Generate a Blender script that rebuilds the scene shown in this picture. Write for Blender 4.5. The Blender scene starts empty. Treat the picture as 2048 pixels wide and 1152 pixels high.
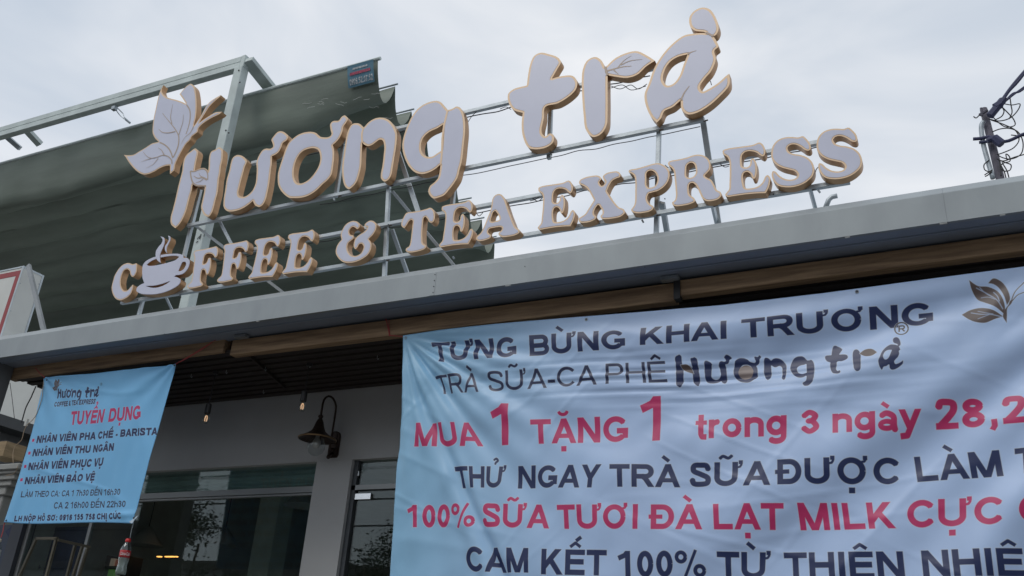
import bpy, bmesh, math, random
import numpy as np
from mathutils import Vector, Matrix, geometry
random.seed(7)
S = bpy.context.scene
COL = S.collection
rad = math.radians

# ------------------------------------------------------------------ camera
F = 1800.0; CX, CY = 1024.0, 576.0            # focal length and centre, in pixels of a 2048 x 1152 frame
def _n(v): return v / np.linalg.norm(v)
AX = -_n(np.array([-2883 - CX, 1128 - CY, F]))        # facade direction (vanishing point far left)
UP = np.array([1300 - CX, -3341 - CY, F]); UP = _n(UP - AX * UP.dot(AX))
AY = np.cross(UP, AX)
ROT = np.array([AX, AY, UP])
EYE = np.array([0, 0, 1.6])
cd = bpy.data.cameras.new('camera'); cam = bpy.data.objects.new('camera', cd); COL.objects.link(cam)
cd.sensor_width = 36; cd.lens = 36 * F / 2048; cd.clip_start = 0.05; cd.clip_end = 3000
cam.matrix_world = Matrix([[ROT[0][0], -ROT[0][1], -ROT[0][2], 0], [ROT[1][0], -ROT[1][1], -ROT[1][2], 0],
                           [ROT[2][0], -ROT[2][1], -ROT[2][2], 1.6], [0, 0, 0, 1]])
S.camera = cam
def ray(px, py): return ROT @ np.array([px - CX, py - CY, F])
def PY(px, py, Y): d = ray(px, py); return Vector(EYE + d * Y / d[1])
def PZ(px, py, Z): d = ray(px, py); return Vector(EYE + d * (Z - 1.6) / d[2])
def PX(px, py, X): d = ray(px, py); return Vector(EYE + d * X / d[0])

# ------------------------------------------------------------------ light
S.view_settings.view_transform = 'Standard'; S.view_settings.look = 'None'
S.view_settings.gamma = 1; S.view_settings.exposure = 0.0; S.view_settings.use_curve_mapping = False
SUN_EL, SUN_AZ = rad(52), rad(205)
w = bpy.data.worlds.new("World"); S.world = w; w.use_nodes = True
nt = w.node_tree; nt.nodes.clear(); N = nt.nodes.new; LK = nt.links.new
out = N('ShaderNodeOutputWorld'); mix = N('ShaderNodeMixShader'); b1 = N('ShaderNodeBackground'); b2 = N('ShaderNodeBackground')
sky = N('ShaderNodeTexSky'); sky.sky_type = 'NISHITA'; sky.sun_disc = False; sky.sun_elevation = SUN_EL; sky.sun_rotation = SUN_AZ
LK(sky.outputs[0], b1.inputs[0]); b1.inputs[1].default_value = 0.10
tc = N('ShaderNodeTexCoord'); mp = N('ShaderNodeMapping'); mp.inputs['Scale'].default_value = (1.0, 1.0, 2.2); mp.inputs['Rotation'].default_value = (0.2, 0.5, 0.3)
nz = N('ShaderNodeTexNoise'); nz.inputs['Scale'].default_value = 2.6; nz.inputs['Detail'].default_value = 5; nz.inputs['Roughness'].default_value = 0.5; nz.inputs['Distortion'].default_value = 0.5
LK(tc.outputs['Generated'], mp.inputs[0]); LK(mp.outputs[0], nz.inputs['Vector'])
cr = N('ShaderNodeValToRGB'); cr.color_ramp.elements[0].position = 0.3; cr.color_ramp.elements[0].color = (0.55, 0.63, 0.735, 1)
cr.color_ramp.elements[1].position = 0.7; cr.color_ramp.elements[1].color = (0.95, 0.965, 0.99, 1)
LK(nz.outputs[0], cr.inputs[0]); LK(cr.outputs[0], b2.inputs[0]); b2.inputs[1].default_value = 1.02
mix.inputs[0].default_value = 0.88; LK(b1.outputs[0], mix.inputs[1]); LK(b2.outputs[0], mix.inputs[2]); LK(mix.outputs[0], out.inputs[0])
sd = bpy.data.lights.new('sun', 'SUN'); sd.energy = 1.1; sd.angle = rad(25); sd.color = (1.0, 0.96, 0.9)
so = bpy.data.objects.new('sun', sd); COL.objects.link(so)
sdir = Vector((math.sin(SUN_AZ) * math.cos(SUN_EL), math.cos(SUN_AZ) * math.cos(SUN_EL), math.sin(SUN_EL)))
so.rotation_euler = sdir.to_track_quat('Z', 'Y').to_euler(); so.location = (0, -5, 12)

# ------------------------------------------------------------------ materials
MATS = {}
def mat(name, col, rough=0.6, metal=0.0, spec=0.5, var=0.12, scale=6.0, bump=0.0, bscale=60.0, col2=None, stretch=None, detail=5, aniso=None, lo=.3, hi=.7):
    if name in MATS: return MATS[name]
    m = bpy.data.materials.new(name); m.use_nodes = True; t = m.node_tree; p = t.nodes['Principled BSDF']
    tc = t.nodes.new('ShaderNodeTexCoord'); mp = t.nodes.new('ShaderNodeMapping'); t.links.new(tc.outputs['Object'], mp.inputs[0])
    if stretch: mp.inputs['Scale'].default_value = stretch
    n = t.nodes.new('ShaderNodeTexNoise'); n.inputs['Scale'].default_value = scale; n.inputs['Detail'].default_value = detail
    t.links.new(mp.outputs[0], n.inputs['Vector'])
    r = t.nodes.new('ShaderNodeValToRGB'); c = np.array(col)
    r.color_ramp.elements[0].position = lo; r.color_ramp.elements[1].position = hi
    a = c * (1 - var) if col2 is None else np.array(col2); b = np.clip(c * (1 + var), 0, 1) if col2 is None else c
    r.color_ramp.elements[0].color = (*a, 1); r.color_ramp.elements[1].color = (*b, 1)
    t.links.new(n.outputs[0], r.inputs[0]); t.links.new(r.outputs[0], p.inputs['Base Color'])
    rr = t.nodes.new('ShaderNodeMapRange'); rr.inputs[3].default_value = max(0.02, rough - 0.08); rr.inputs[4].default_value = min(1, rough + 0.08)
    t.links.new(n.outputs[0], rr.inputs[0]); t.links.new(rr.outputs[0], p.inputs['Roughness'])
    p.inputs['Metallic'].default_value = metal; p.inputs['Specular IOR Level'].default_value = spec
    if bump:
        n2 = t.nodes.new('ShaderNodeTexNoise'); n2.inputs['Scale'].default_value = bscale; n2.inputs['Detail'].default_value = 4
        t.links.new(mp.outputs[0], n2.inputs['Vector']); bp = t.nodes.new('ShaderNodeBump'); bp.inputs['Strength'].default_value = bump; bp.inputs['Distance'].default_value = 0.01
        t.links.new(n2.outputs[0], bp.inputs['Height']); t.links.new(bp.outputs[0], p.inputs['Normal'])
    MATS[name] = m; return m
steel = mat('galvanised_steel', (.47, .52, .55), .45, .35, .5, .16, 7, .15, 40)
steel_dark = mat('weathered_steel', (.36, .40, .43), .5, .5, .5, .25, 9, .2, 40)
canopy_steel = mat('grey_green_painted_steel', (.50, .565, .555), .55, .1, .4, .14, 5, .2, 30, stretch=(1, 1, 1))
fascia_m = mat('silver_grey_cladding', (.33, .365, .38), .45, .2, .5, .12, 2.6, .25, 3, col2=(.285, .315, .33), stretch=(2.2, 1, .8), detail=9, lo=.32, hi=.62)
fascia_top_m = mat('silver_flashing', (.38, .41, .42), .45, .3, .5, .08, 3)
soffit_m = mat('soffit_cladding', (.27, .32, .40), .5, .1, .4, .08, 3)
gold = mat('brushed_gold_return', (.46, .27, .135), .4, .5, .5, .10, 5, .06, 60, stretch=(1, 1, 6))
gold_rim = mat('gold_trim', (.76, .56, .37), .5, .15, .5, .06, 20)
acrylic = mat('white_acrylic_face', (.62, .64, .77), .32, 0, .5, .03, 5, col2=(.585, .605, .73), detail=6)
vein_m = mat('gold_vein_vinyl', (.45, .36, .29), .5, .1, .4, .06, 20)
wood = mat('stained_wood', (.48, .33, .20), .75, 0, .3, .3, 6, .5, 30, col2=(.22, .145, .09), stretch=(.5, 8, 8), detail=8)
slat_m = mat('dark_timber_slat', (.055, .045, .04), .65, 0, .3, .2, 5, .2, 30, col2=(.03, .025, .022), stretch=(.4, 8, 8))
wall_m = mat('white_painted_render', (.55, .56, .56), .8, 0, .3, .05, 2.5, .15, 90)
glass_dark = mat('dark_interior', (.035, .04, .045), .7)
concrete = mat('concrete', (.14, .135, .13), .85, 0, .3, .15, 3, .3, 30)
asphalt = mat('asphalt', (.06, .06, .062), .9, 0, .3, .2, 5, .4, 60)
tile_m = mat('pavement_tile', (.13, .12, .11), .8, 0, .3, .15, 2, .2, 30)
black_m = mat('black_metal', (.03, .03, .032), .45, .3, .5, .2, 10)
bronze = mat('aged_bronze', (.075, .052, .04), .38, .6, .5, .5, 14, .3, 60, col2=(.035, .022, .018))
cord_m = mat('black_cord', (.02, .02, .022), .6)
redcord = mat('red_cord', (.45, .07, .07), .7)
tancord = mat('tan_cord', (.42, .32, .22), .8)
white_m = mat('white_sheet', (.62, .63, .60), .55, .1, .4, .06, 4)
red_m = mat('red_stripe', (.32, .055, .06), .5, 0, .4, .08, 6)
plaster = mat('grey_plaster', (.36, .37, .36), .85, 0, .3, .1, 3, .2, 40)
pole_m = mat('weathered_pole', (.11, .105, .13), .8, .1, .3, .25, 12, .3, 30)
leaf_m = mat('leaf_green', (.05, .085, .03), .6, 0, .4, .3, 3)
leaf_dk = mat('leaf_dark_green', (.035, .065, .028), .6, 0, .4, .3, 3)
bark_m = mat('bark', (.10, .08, .06), .9, 0, .2, .3, 8, .5, 20)

def tarp_material():
    m = mat('green_tarpaulin', (.185, .22, .185), .5, 0, .4, .28, 2.2, .3, 9, stretch=(.35, 1.6, 1.6), detail=7)
    t = m.node_tree; p = t.nodes['Principled BSDF']; o = t.nodes['Material Output']
    tr = t.nodes.new('ShaderNodeBsdfTranslucent'); tr.inputs[0].default_value = (.15, .185, .155, 1)
    mx = t.nodes.new('ShaderNodeMixShader'); mx.inputs[0].default_value = .10
    t.links.new(p.outputs[0], mx.inputs[1]); t.links.new(tr.outputs[0], mx.inputs[2]); t.links.new(mx.outputs[0], o.inputs[0]); return m
tarp_m = tarp_material()

def glass_mat(name, tint=(.75, .82, .80), fac=1.0, rough=.0):
    m = bpy.data.materials.new(name); m.use_nodes = True; t = m.node_tree; t.nodes.clear()
    o = t.nodes.new('ShaderNodeOutputMaterial'); mx = t.nodes.new('ShaderNodeMixShader'); tr = t.nodes.new('ShaderNodeBsdfTransparent'); gl = t.nodes.new('ShaderNodeBsdfGlossy')
    fr = t.nodes.new('ShaderNodeFresnel'); ge = t.nodes.new('ShaderNodeNewGeometry'); io = t.nodes.new('ShaderNodeMapRange'); io.inputs[3].default_value = 1.5; io.inputs[4].default_value = 1 / 1.5; t.links.new(ge.outputs['Backfacing'], io.inputs[0]); t.links.new(io.outputs[0], fr.inputs[0]); mu = t.nodes.new('ShaderNodeMath'); mu.operation = 'MULTIPLY'; mu.inputs[1].default_value = fac
    nz = t.nodes.new('ShaderNodeTexNoise'); nz.inputs['Scale'].default_value = 1.3; bp = t.nodes.new('ShaderNodeBump'); bp.inputs['Strength'].default_value = .02; bp.inputs['Distance'].default_value = .02
    t.links.new(nz.outputs[0], bp.inputs['Height']); t.links.new(bp.outputs[0], gl.inputs['Normal'])
    tr.inputs[0].default_value = (*tint, 1); gl.inputs['Roughness'].default_value = rough; gl.inputs[0].default_value = (.95, 1, 1, 1)
    t.links.new(fr.outputs[0], mu.inputs[0]); t.links.new(mu.outputs[0], mx.inputs[0]); t.links.new(tr.outputs[0], mx.inputs[1]); t.links.new(gl.outputs[0], mx.inputs[2]); t.links.new(mx.outputs[0], o.inputs[0])
    return m
pane_m = glass_mat('window_glass', (.82, .88, .87), 1.1)
bulb_glass = glass_mat('clear_glass', (.88, .9, .9), 1.3)
bottle_glass = glass_mat('clear_plastic', (.80, .85, .86), 2.0, .08)
water_m = bpy.data.materials.new('cloudy_water'); water_m.use_nodes = True
_p = water_m.node_tree.nodes['Principled BSDF']; _p.inputs['Base Color'].default_value = (.55, .60, .56, 1); _p.inputs['Alpha'].default_value = .4; _p.inputs['Roughness'].default_value = .2
def emit(name, col, st):
    m = bpy.data.materials.new(name); m.use_nodes = True; p = m.node_tree.nodes['Principled BSDF']
    p.inputs['Base Color'].default_value = (*col, 1); p.inputs['Emission Color'].default_value = (*col, 1); p.inputs['Emission Strength'].default_value = st; return m

# ------------------------------------------------------------------ mesh helpers
class MB:
    def __init__(s): s.v = []; s.f = []
    def add(s, vs, fs): n = len(s.v); s.v += [Vector(v) for v in vs]; s.f += [tuple(i + n for i in f) for f in fs]; return s
    def box(s, a, b):
        a, b = [min(a[i], b[i]) for i in range(3)], [max(a[i], b[i]) for i in range(3)]
        vs = [(x, y, z) for z in (a[2], b[2]) for y in (a[1], b[1]) for x in (a[0], b[0])]
        return s.add(vs, [(0, 2, 3, 1), (4, 5, 7, 6), (0, 1, 5, 4), (2, 6, 7, 3), (0, 4, 6, 2), (1, 3, 7, 5)])
    def bar(s, p, q, w, d, ref=(0, 1, 0)):           # rectangular tube from p to q
        p, q = Vector(p), Vector(q); t = (q - p).normalized(); r = Vector(ref)
        a = t.cross(r).normalized(); b = a.cross(t).normalized()
        vs = []
        for c in (p, q):
            for i, j in ((-1, -1), (1, -1), (1, 1), (-1, 1)): vs.append(c + a * (w / 2 * i) + b * (d / 2 * j))
        return s.add(vs, [(3, 2, 1, 0), (4, 5, 6, 7), (0, 1, 5, 4), (1, 2, 6, 5), (2, 3, 7, 6), (3, 0, 4, 7)])
    def tube(s, pts, r, n=8, caps=True):
        pts = [Vector(p) for p in pts]; rs = r if isinstance(r, (list, tuple)) else [r] * len(pts)
        prev = None; rings = []
        for i, p in enumerate(pts):
            t = (pts[min(i + 1, len(pts) - 1)] - pts[max(i - 1, 0)])
            t = t.normalized() if t.length > 1e-9 else Vector((0, 0, 1))
            if prev is None: prev = t.orthogonal().normalized()
            a = (prev - t * prev.dot(t)); a = a.normalized() if a.length > 1e-6 else t.orthogonal().normalized(); prev = a; b = t.cross(a)
            rings.append([p + (a * math.cos(2 * math.pi * k / n) + b * math.sin(2 * math.pi * k / n)) * rs[i] for k in range(n)])
        vs = [v for rg in rings for v in rg]; fs = []
        for i in range(len(pts) - 1):
            for k in range(n): fs.append((i * n + k, i * n + (k + 1) % n, (i + 1) * n + (k + 1) % n, (i + 1) * n + k))
        if caps: fs.append(tuple(reversed(range(n)))); fs.append(tuple((len(pts) - 1) * n + k for k in range(n)))
        return s.add(vs, fs)
    def lathe(s, c, prof, n=24):                      # prof: (radius, z)
        c = Vector(c); vs = []; fs = []
        for r, z in prof:
            for k in range(n): a = 2 * math.pi * k / n; vs.append(c + Vector((r * math.cos(a), r * math.sin(a), z)))
        for i in range(len(prof) - 1):
            for k in range(n): fs.append((i * n + k, i * n + (k + 1) % n, (i + 1) * n + (k + 1) % n, (i + 1) * n + k))
        return s.add(vs, fs)
def root_loc(p):
    if p is None: return Vector((0, 0, 0))
    while p.parent: p = p.parent
    return p.location.copy()
def link(name, mb, m, parent=None, smooth=False, label=None, stuff=False, bevel=0, loc=None):
    me = bpy.data.meshes.new(name); off = root_loc(parent) if parent else (Vector(loc) if loc else Vector((0, 0, 0)))
    me.from_pydata([v - off for v in mb.v], [], mb.f); me.update(); me.materials.append(m)
    if smooth: me.polygons.foreach_set('use_smooth', [True] * len(me.polygons))
    o = bpy.data.objects.new(name, me); COL.objects.link(o)
    if parent: o.parent = parent
    else: o.location = off
    if label: o['label'] = label
    if stuff: o['kind'] = 'stuff'
    if bevel: b = o.modifiers.new('bevel', 'BEVEL'); b.width = bevel; b.segments = 1; b.limit_method = 'ANGLE'
    return o
def tag(o, label, cat, group=None):
    o['label'] = label; o['category'] = cat
    if group: o['group'] = group
    return o
def thing(name, loc, label, cat, group=None):
    o = bpy.data.objects.new(name, None); COL.objects.link(o); o.location = loc; o.empty_display_size = .2; return tag(o, label, cat, group)
def struct(name, mb, m): o = link(name, mb, m); o['kind'] = 'structure'; return o
def crom(pts, sub=6, closed=True):
    """Catmull-Rom through pts; a third element 1 marks a sharp corner."""
    P = [(p[0], p[1]) for p in pts]; K = [len(p) > 2 for p in pts]; n = len(P); res = []
    for i in range(n if closed else n - 1):
        j = (i + 1) % n
        p1, p2 = np.array(P[i], float), np.array(P[j], float)
        p0 = np.array(P[(i - 1) % n], float) if not K[i] and (closed or i > 0) else p1 - (p2 - p1) * .5
        p3 = np.array(P[(j + 1) % n], float) if not K[j] and (closed or j < n - 1) else p2 + (p2 - p1) * .5
        d = math.sqrt(max(1e-6, np.linalg.norm(p2 - p1)))
        d0 = math.sqrt(max(1e-6, np.linalg.norm(p1 - p0))); d3 = math.sqrt(max(1e-6, np.linalg.norm(p3 - p2)))
        m1 = (p2 - p1) + d * ((p1 - p0) / d0 - (p2 - p0) / (d0 + d)); m2 = (p2 - p1) + d * ((p3 - p2) / d3 - (p3 - p1) / (d + d3))
        for k in range(sub):
            t = k / sub; t2 = t * t; t3 = t2 * t
            res.append(tuple((2 * t3 - 3 * t2 + 1) * p1 + (t3 - 2 * t2 + t) * m1 + (-2 * t3 + 3 * t2) * p2 + (t3 - t2) * m2))
    if not closed: res.append(P[-1])
    return res
def area(l): return .5 * sum(l[i][0] * l[(i + 1) % len(l)][1] - l[(i + 1) % len(l)][0] * l[i][1] for i in range(len(l)))

# ------------------------------------------------------------------ sign outlines, traced as points in crops (ox, oy, scale)
def T(ox, oy, s, pts): return [((p[0] / s + ox, p[1] / s + oy) + tuple(p[2:])) for p in pts]
G = {}
A = (240, 160, 8)
G['butterfly'] = [T(*A, [(695, 82, 1), (668, 160), (690, 225), (740, 272), (815, 298), (900, 320), (990, 350), (1060, 385, 1), (1000, 290), (955, 230, 1), (1010, 160), (1080, 88), (1140, 62), (1190, 110), (1215, 220), (1226, 350), (1225, 480), (1210, 610), (1190, 690), (1182, 745, 1), (1240, 660), (1300, 570), (1360, 455), (1430, 360), (1520, 295), (1615, 242, 1), (1600, 268, 1), (1500, 355), (1420, 440), (1360, 535), (1300, 630), (1268, 690, 1), (1330, 640), (1430, 575), (1530, 520), (1632, 508, 1), (1600, 540), (1510, 585), (1400, 645), (1310, 712), (1255, 775), (1240, 830), (1150, 905), (1120, 960), (1060, 1020), (1010, 1100), (960, 1190), (920, 1270), (885, 1350), (875, 1410), (865, 1450, 1), (800, 1505, 1), (803, 1368, 1), (740, 1372), (640, 1410), (540, 1470), (440, 1508), (380, 1512), (300, 1480), (220, 1410), (140, 1310), (90, 1230), (62, 1198, 1), (140, 1206), (220, 1196), (300, 1150), (420, 1078), (520, 1015), (622, 992, 1), (560, 930), (525, 850), (525, 760), (540, 620), (570, 480), (600, 340), (640, 190)])]
B_ = lambda x, y, *k: (x, y, *k)
def C2B(p): return (p[0] + 720, p[1] + 560, *p[2:])
G['h'] = [T(240, 260, 8, [(1130, 345), (1210, 296), (1248, 345), (1236, 430), (1212, 540), (1197, 655, 1), (1270, 622), (1340, 608), (1395, 635), (1415, 672, 1), (1422, 560), (1430, 430), (1460, 350), (1530, 312), (1590, 278), (1640, 310), (1645, 400), (1638, 480), (1615, 580), (1605, 680)] + [C2B(p) for p in [(865, 220), (855, 330), (840, 450), (810, 560), (780, 680), (752, 760), (700, 825), (640, 810), (600, 750), (580, 680), (600, 570), (625, 450), (640, 352, 1), (560, 346), (500, 340), (442, 308, 1), (430, 400), (400, 500), (370, 620), (340, 730), (290, 850), (230, 950), (165, 1012, 1), (100, 950), (92, 850), (130, 700), (170, 540), (205, 380), (240, 240), (265, 150)]] + [(1000, 640), (1010, 540), (1040, 440), (1085, 380)])]
G['u_horn'] = [T(420, 240, 8, [(460, 560), (540, 590), (590, 660), (560, 740), (530, 850), (500, 960), (470, 1080), (455, 1160), (470, 1210), (540, 1230), (610, 1200), (680, 1130), (730, 1020), (745, 900), (750, 780), (745, 680), (790, 560), (850, 480), (900, 458), (970, 460), (1010, 430), (1005, 380), (985, 320), (1030, 250), (1090, 190), (1150, 182), (1210, 210), (1250, 260), (1230, 320), (1165, 370), (1140, 440), (1100, 510), (1050, 552), (990, 580, 1), (990, 680), (975, 800), (960, 930), (945, 1040), (920, 1160), (895, 1260), (850, 1350), (790, 1390), (730, 1370), (698, 1320), (690, 1290, 1), (620, 1350), (530, 1410), (430, 1450), (310, 1465), (250, 1440), (220, 1390), (220, 1280), (245, 1120), (270, 950), (310, 810), (335, 690), (365, 610), (410, 572)])]
G['o_horn'] = [T(540, 230, 8, [(660, 270), (740, 290), (800, 345), (880, 360), (950, 350), (985, 310), (970, 230), (965, 150), (1010, 100), (1100, 90), (1150, 30), (1200, 8), (1245, 60), (1220, 120), (1175, 185), (1160, 260), (1110, 370), (1060, 430), (1005, 480, 1), (1025, 560), (1025, 680), (1010, 820), (985, 950), (930, 1030), (840, 1110), (750, 1200), (650, 1270), (540, 1315), (400, 1330), (300, 1320), (200, 1240), (140, 1140), (125, 1020), (135, 910), (190, 730), (240, 580), (300, 450), (380, 370), (470, 310), (560, 280)]),
               T(540, 230, 8, [(700, 530), (770, 560), (800, 630), (805, 720), (780, 820), (730, 910), (660, 1000), (580, 1065), (490, 1097), (430, 1080), (390, 1010), (380, 900), (400, 780), (440, 680), (510, 590), (600, 545)])]
G['n'] = [T(690, 190, 8, [(150, 455), (240, 465), (300, 525, 1), (390, 430), (490, 375), (600, 365), (700, 400), (780, 490), (828, 600), (830, 700), (815, 850), (790, 1000), (765, 1150), (740, 1280), (690, 1360), (630, 1385), (580, 1340), (575, 1270), (600, 1140), (620, 970), (630, 820), (605, 730), (560, 713), (500, 750), (430, 800), (370, 818), (320, 800), (275, 765, 1), (272, 850), (265, 1000), (260, 1120), (230, 1260), (190, 1380), (130, 1460), (60, 1505), (0, 1460), (-35, 1340), (-45, 1210), (-35, 1060), (-20, 960), (0, 820), (25, 660), (60, 550), (100, 485)])]
G['g'] = [T(690, 190, 8, [(1470, 95), (1540, 120), (1600, 190), (1650, 243, 1), (1720, 220), (1790, 185), (1850, 210), (1900, 310), (1920, 450), (1920, 600), (1905, 750), (1885, 950), (1865, 1080), (1840, 1170), (1800, 1320), (1740, 1420), (1670, 1510), (1590, 1600), (1500, 1640), (1420, 1655), (1360, 1610), (1335, 1540), (1360, 1460), (1430, 1400), (1490, 1330), (1520, 1200), (1530, 1110, 1), (1450, 1180), (1340, 1240), (1220, 1265), (1110, 1230), (1030, 1150), (970, 1040), (930, 920), (918, 820), (928, 720), (960, 600), (1010, 470), (1070, 350), (1150, 240), (1250, 160), (1360, 112)]),
          T(690, 190, 8, [(1570, 470, 1), (1480, 530), (1370, 580), (1290, 640), (1230, 730), (1215, 850), (1240, 930), (1310, 985), (1400, 985), (1470, 940), (1545, 892, 1), (1560, 700)])]
K4 = (980, 0, 3.388)
G['t'] = [T(*K4, [(345, 358), (400, 368), (460, 390), (480, 420), (455, 470), (418, 535, 1), (480, 518), (560, 515), (590, 550), (585, 600), (540, 650), (460, 700), (375, 725), (365, 800), (350, 895), (375, 925), (405, 905), (430, 915), (430, 960), (390, 995), (320, 1012), (260, 1000), (225, 930), (215, 850), (222, 765, 1), (160, 745), (128, 700), (123, 640), (160, 605), (250, 580, 1), (260, 500), (275, 430), (300, 380)])]
G['r'] = [T(*K4, [(715, 387), (755, 410), (780, 460, 1), (850, 395), (940, 355), (1000, 348), (1060, 375), (1118, 412, 1), (1060, 450), (1000, 505), (930, 528), (850, 520), (797, 510, 1), (797, 600), (797, 750), (790, 850), (750, 910), (695, 928), (650, 880), (635, 780), (625, 650), (622, 550), (630, 470), (660, 410)])]
G['a_grave'] = [T(*K4, [(1370, 230), (1440, 224), (1470, 228, 1), (1450, 217), (1390, 209), (1357, 180), (1352, 120), (1385, 75), (1440, 52), (1490, 65), (1530, 120), (1550, 190), (1535, 232), (1515, 247, 1), (1535, 280), (1548, 315), (1520, 345), (1530, 400), (1500, 480), (1450, 540), (1422, 590), (1440, 620), (1480, 605), (1550, 560), (1600, 515), (1622, 500, 1), (1622, 575), (1560, 650), (1480, 720), (1400, 765), (1340, 775), (1300, 745), (1292, 680, 1), (1240, 725), (1180, 755), (1160, 800), (1130, 832, 1), (1090, 790), (1055, 710), (1048, 640), (1075, 570), (1110, 470), (1150, 400), (1200, 335), (1270, 270), (1320, 240)]),
                T(*K4, [(1340, 368, 1), (1312, 440), (1282, 520), (1240, 570), (1200, 580), (1172, 540), (1182, 480), (1220, 420), (1275, 385)])]
U2 = (216, 466, 8)
G['C'] = [T(*U2, [(330, 480), (400, 500), (460, 488), (465, 560), (455, 630), (420, 690), (385, 700), (360, 660), (350, 610), (310, 580), (260, 600), (225, 670), (205, 760), (215, 860), (255, 920), (310, 920), (360, 870), (402, 828), (395, 900), (360, 980), (290, 1040), (200, 1075), (130, 1055), (80, 980), (60, 880), (80, 780), (110, 680), (170, 580), (240, 510)])]
G['cup'] = [T(*U2, [(560, 520), (600, 460), (680, 410), (775, 375), (860, 350), (1000, 335), (1130, 335), (1200, 360), (1212, 402, 1), (1260, 400), (1305, 440), (1300, 520), (1260, 600), (1200, 655), (1130, 675), (1092, 676, 1), (1062, 700, 1), (1120, 715), (1162, 750), (1150, 810), (1080, 870), (960, 930), (800, 975), (650, 985), (520, 970), (460, 930), (465, 880), (520, 830), (582, 802, 1), (555, 720), (550, 620), (552, 560)]),
            T(*U2, [(625, 508, 1), (690, 455), (790, 412), (900, 385), (1000, 370), (1100, 368), (1142, 385, 1), (1080, 435), (980, 470), (850, 503), (720, 525), (650, 525)]),
            T(*U2, [(1195, 470), (1238, 465), (1252, 500), (1220, 570), (1170, 608), (1128, 612, 1), (1150, 560), (1172, 510)]),
            T(*U2, [(603, 850, 1), (740, 845), (870, 815), (1002, 768, 1), (930, 820), (840, 860), (760, 877), (680, 872)])]
G['steam'] = [T(*U2, [(848, 64, 1), (900, 78), (920, 130), (905, 210), (870, 290), (845, 360), (845, 430), (855, 487, 1), (800, 440), (775, 370), (780, 300), (820, 230), (870, 170), (885, 110)])]
G['steam2'] = [T(*U2, [(965, 42, 1), (995, 60), (1000, 110), (975, 170), (945, 230), (940, 290), (947, 326, 1), (915, 280), (913, 220), (950, 160), (975, 110)])]
G['F'] = [T(400, 450, 8, [(400, 318), (560, 288), (690, 262), (752, 250), (775, 290), (775, 360), (755, 418), (725, 430), (700, 390), (650, 362), (590, 370), (560, 400), (545, 460), (537, 528), (575, 522), (600, 490), (620, 440), (650, 432), (665, 480), (660, 560), (640, 640), (610, 700), (585, 700), (570, 650), (550, 622), (520, 627), (505, 680), (495, 760), (500, 810), (530, 850), (510, 885), (440, 905), (360, 920), (290, 915), (275, 885), (300, 850), (340, 810), (360, 720), (375, 600), (390, 480), (395, 420), (380, 365)])]
G['E'] = [T(1070, 330, 8, [(120, 340), (300, 310), (450, 285), (540, 250), (580, 280), (605, 350), (600, 410), (570, 450), (535, 435), (490, 395), (420, 375), (350, 385), (305, 430), (290, 510), (297, 598), (350, 610), (390, 580), (410, 500), (440, 480), (470, 520), (480, 600), (470, 700), (440, 770), (415, 770), (395, 710), (350, 675), (310, 690), (290, 750), (295, 860), (312, 910), (400, 910), (480, 880), (540, 820), (580, 740), (610, 722), (640, 760), (630, 840), (600, 920), (565, 980, 1), (450, 985), (300, 1000), (150, 1025), (70, 1035), (45, 1010), (70, 970), (100, 930), (110, 850), (125, 700), (130, 520), (110, 460), (60, 420), (60, 368)])]
G['and'] = [T(656, 400, 8, [(420, 335), (480, 355), (510, 390), (500, 440), (465, 465), (440, 445), (400, 430), (360, 455), (340, 510), (360, 555), (405, 570), (410, 610), (370, 650), (325, 690), (310, 760), (330, 830), (380, 885), (450, 895), (520, 860), (560, 800), (570, 740), (540, 700), (500, 710), (470, 760), (440, 785), (415, 760), (415, 690), (440, 620), (500, 560), (580, 510), (625, 462), (632, 435), (605, 428), (585, 405), (620, 360), (680, 330), (740, 345), (775, 390), (770, 460), (730, 540), (650, 625, 1), (690, 680), (690, 770), (650, 860), (570, 930), (470, 980), (350, 1005), (240, 990), (160, 920), (125, 840), (140, 750), (180, 680), (220, 635, 1), (205, 560), (230, 480), (280, 400), (350, 350)])]
G['T'] = [T(656, 400, 8, [(1280, 200), (1400, 185), (1500, 165), (1590, 140), (1640, 125), (1690, 160), (1710, 230), (1705, 310), (1670, 360), (1625, 355), (1590, 300), (1560, 270), (1535, 285), (1520, 380), (1510, 500), (1510, 620), (1520, 690), (1570, 735), (1550, 780), (1480, 810), (1400, 830), (1310, 840), (1250, 820), (1250, 780), (1300, 740), (1320, 680), (1335, 560), (1350, 430), (1355, 330), (1330, 315), (1290, 350), (1260, 400), (1220, 445), (1180, 420), (1180, 350), (1215, 270), (1250, 215)])]
G['A'] = [T(860, 380, 8, [(1100, 65), (1150, 80), (1200, 150), (1230, 230), (1270, 350), (1320, 480), (1370, 590), (1430, 640), (1430, 680), (1370, 720), (1260, 745), (1160, 752), (1105, 725), (1100, 690), (1140, 650), (1155, 612), (1130, 592), (1020, 605), (950, 622), (930, 660), (940, 690), (975, 720), (970, 760), (920, 790), (840, 812), (770, 815), (738, 780), (755, 740), (810, 690), (860, 600), (920, 450), (970, 320), (990, 220), (1000, 150), (1040, 90)]),
          T(860, 380, 8, [(1045, 335), (1075, 370), (1112, 440), (1110, 480), (1060, 495), (990, 508), (972, 490), (990, 420), (1010, 360)])]
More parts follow.
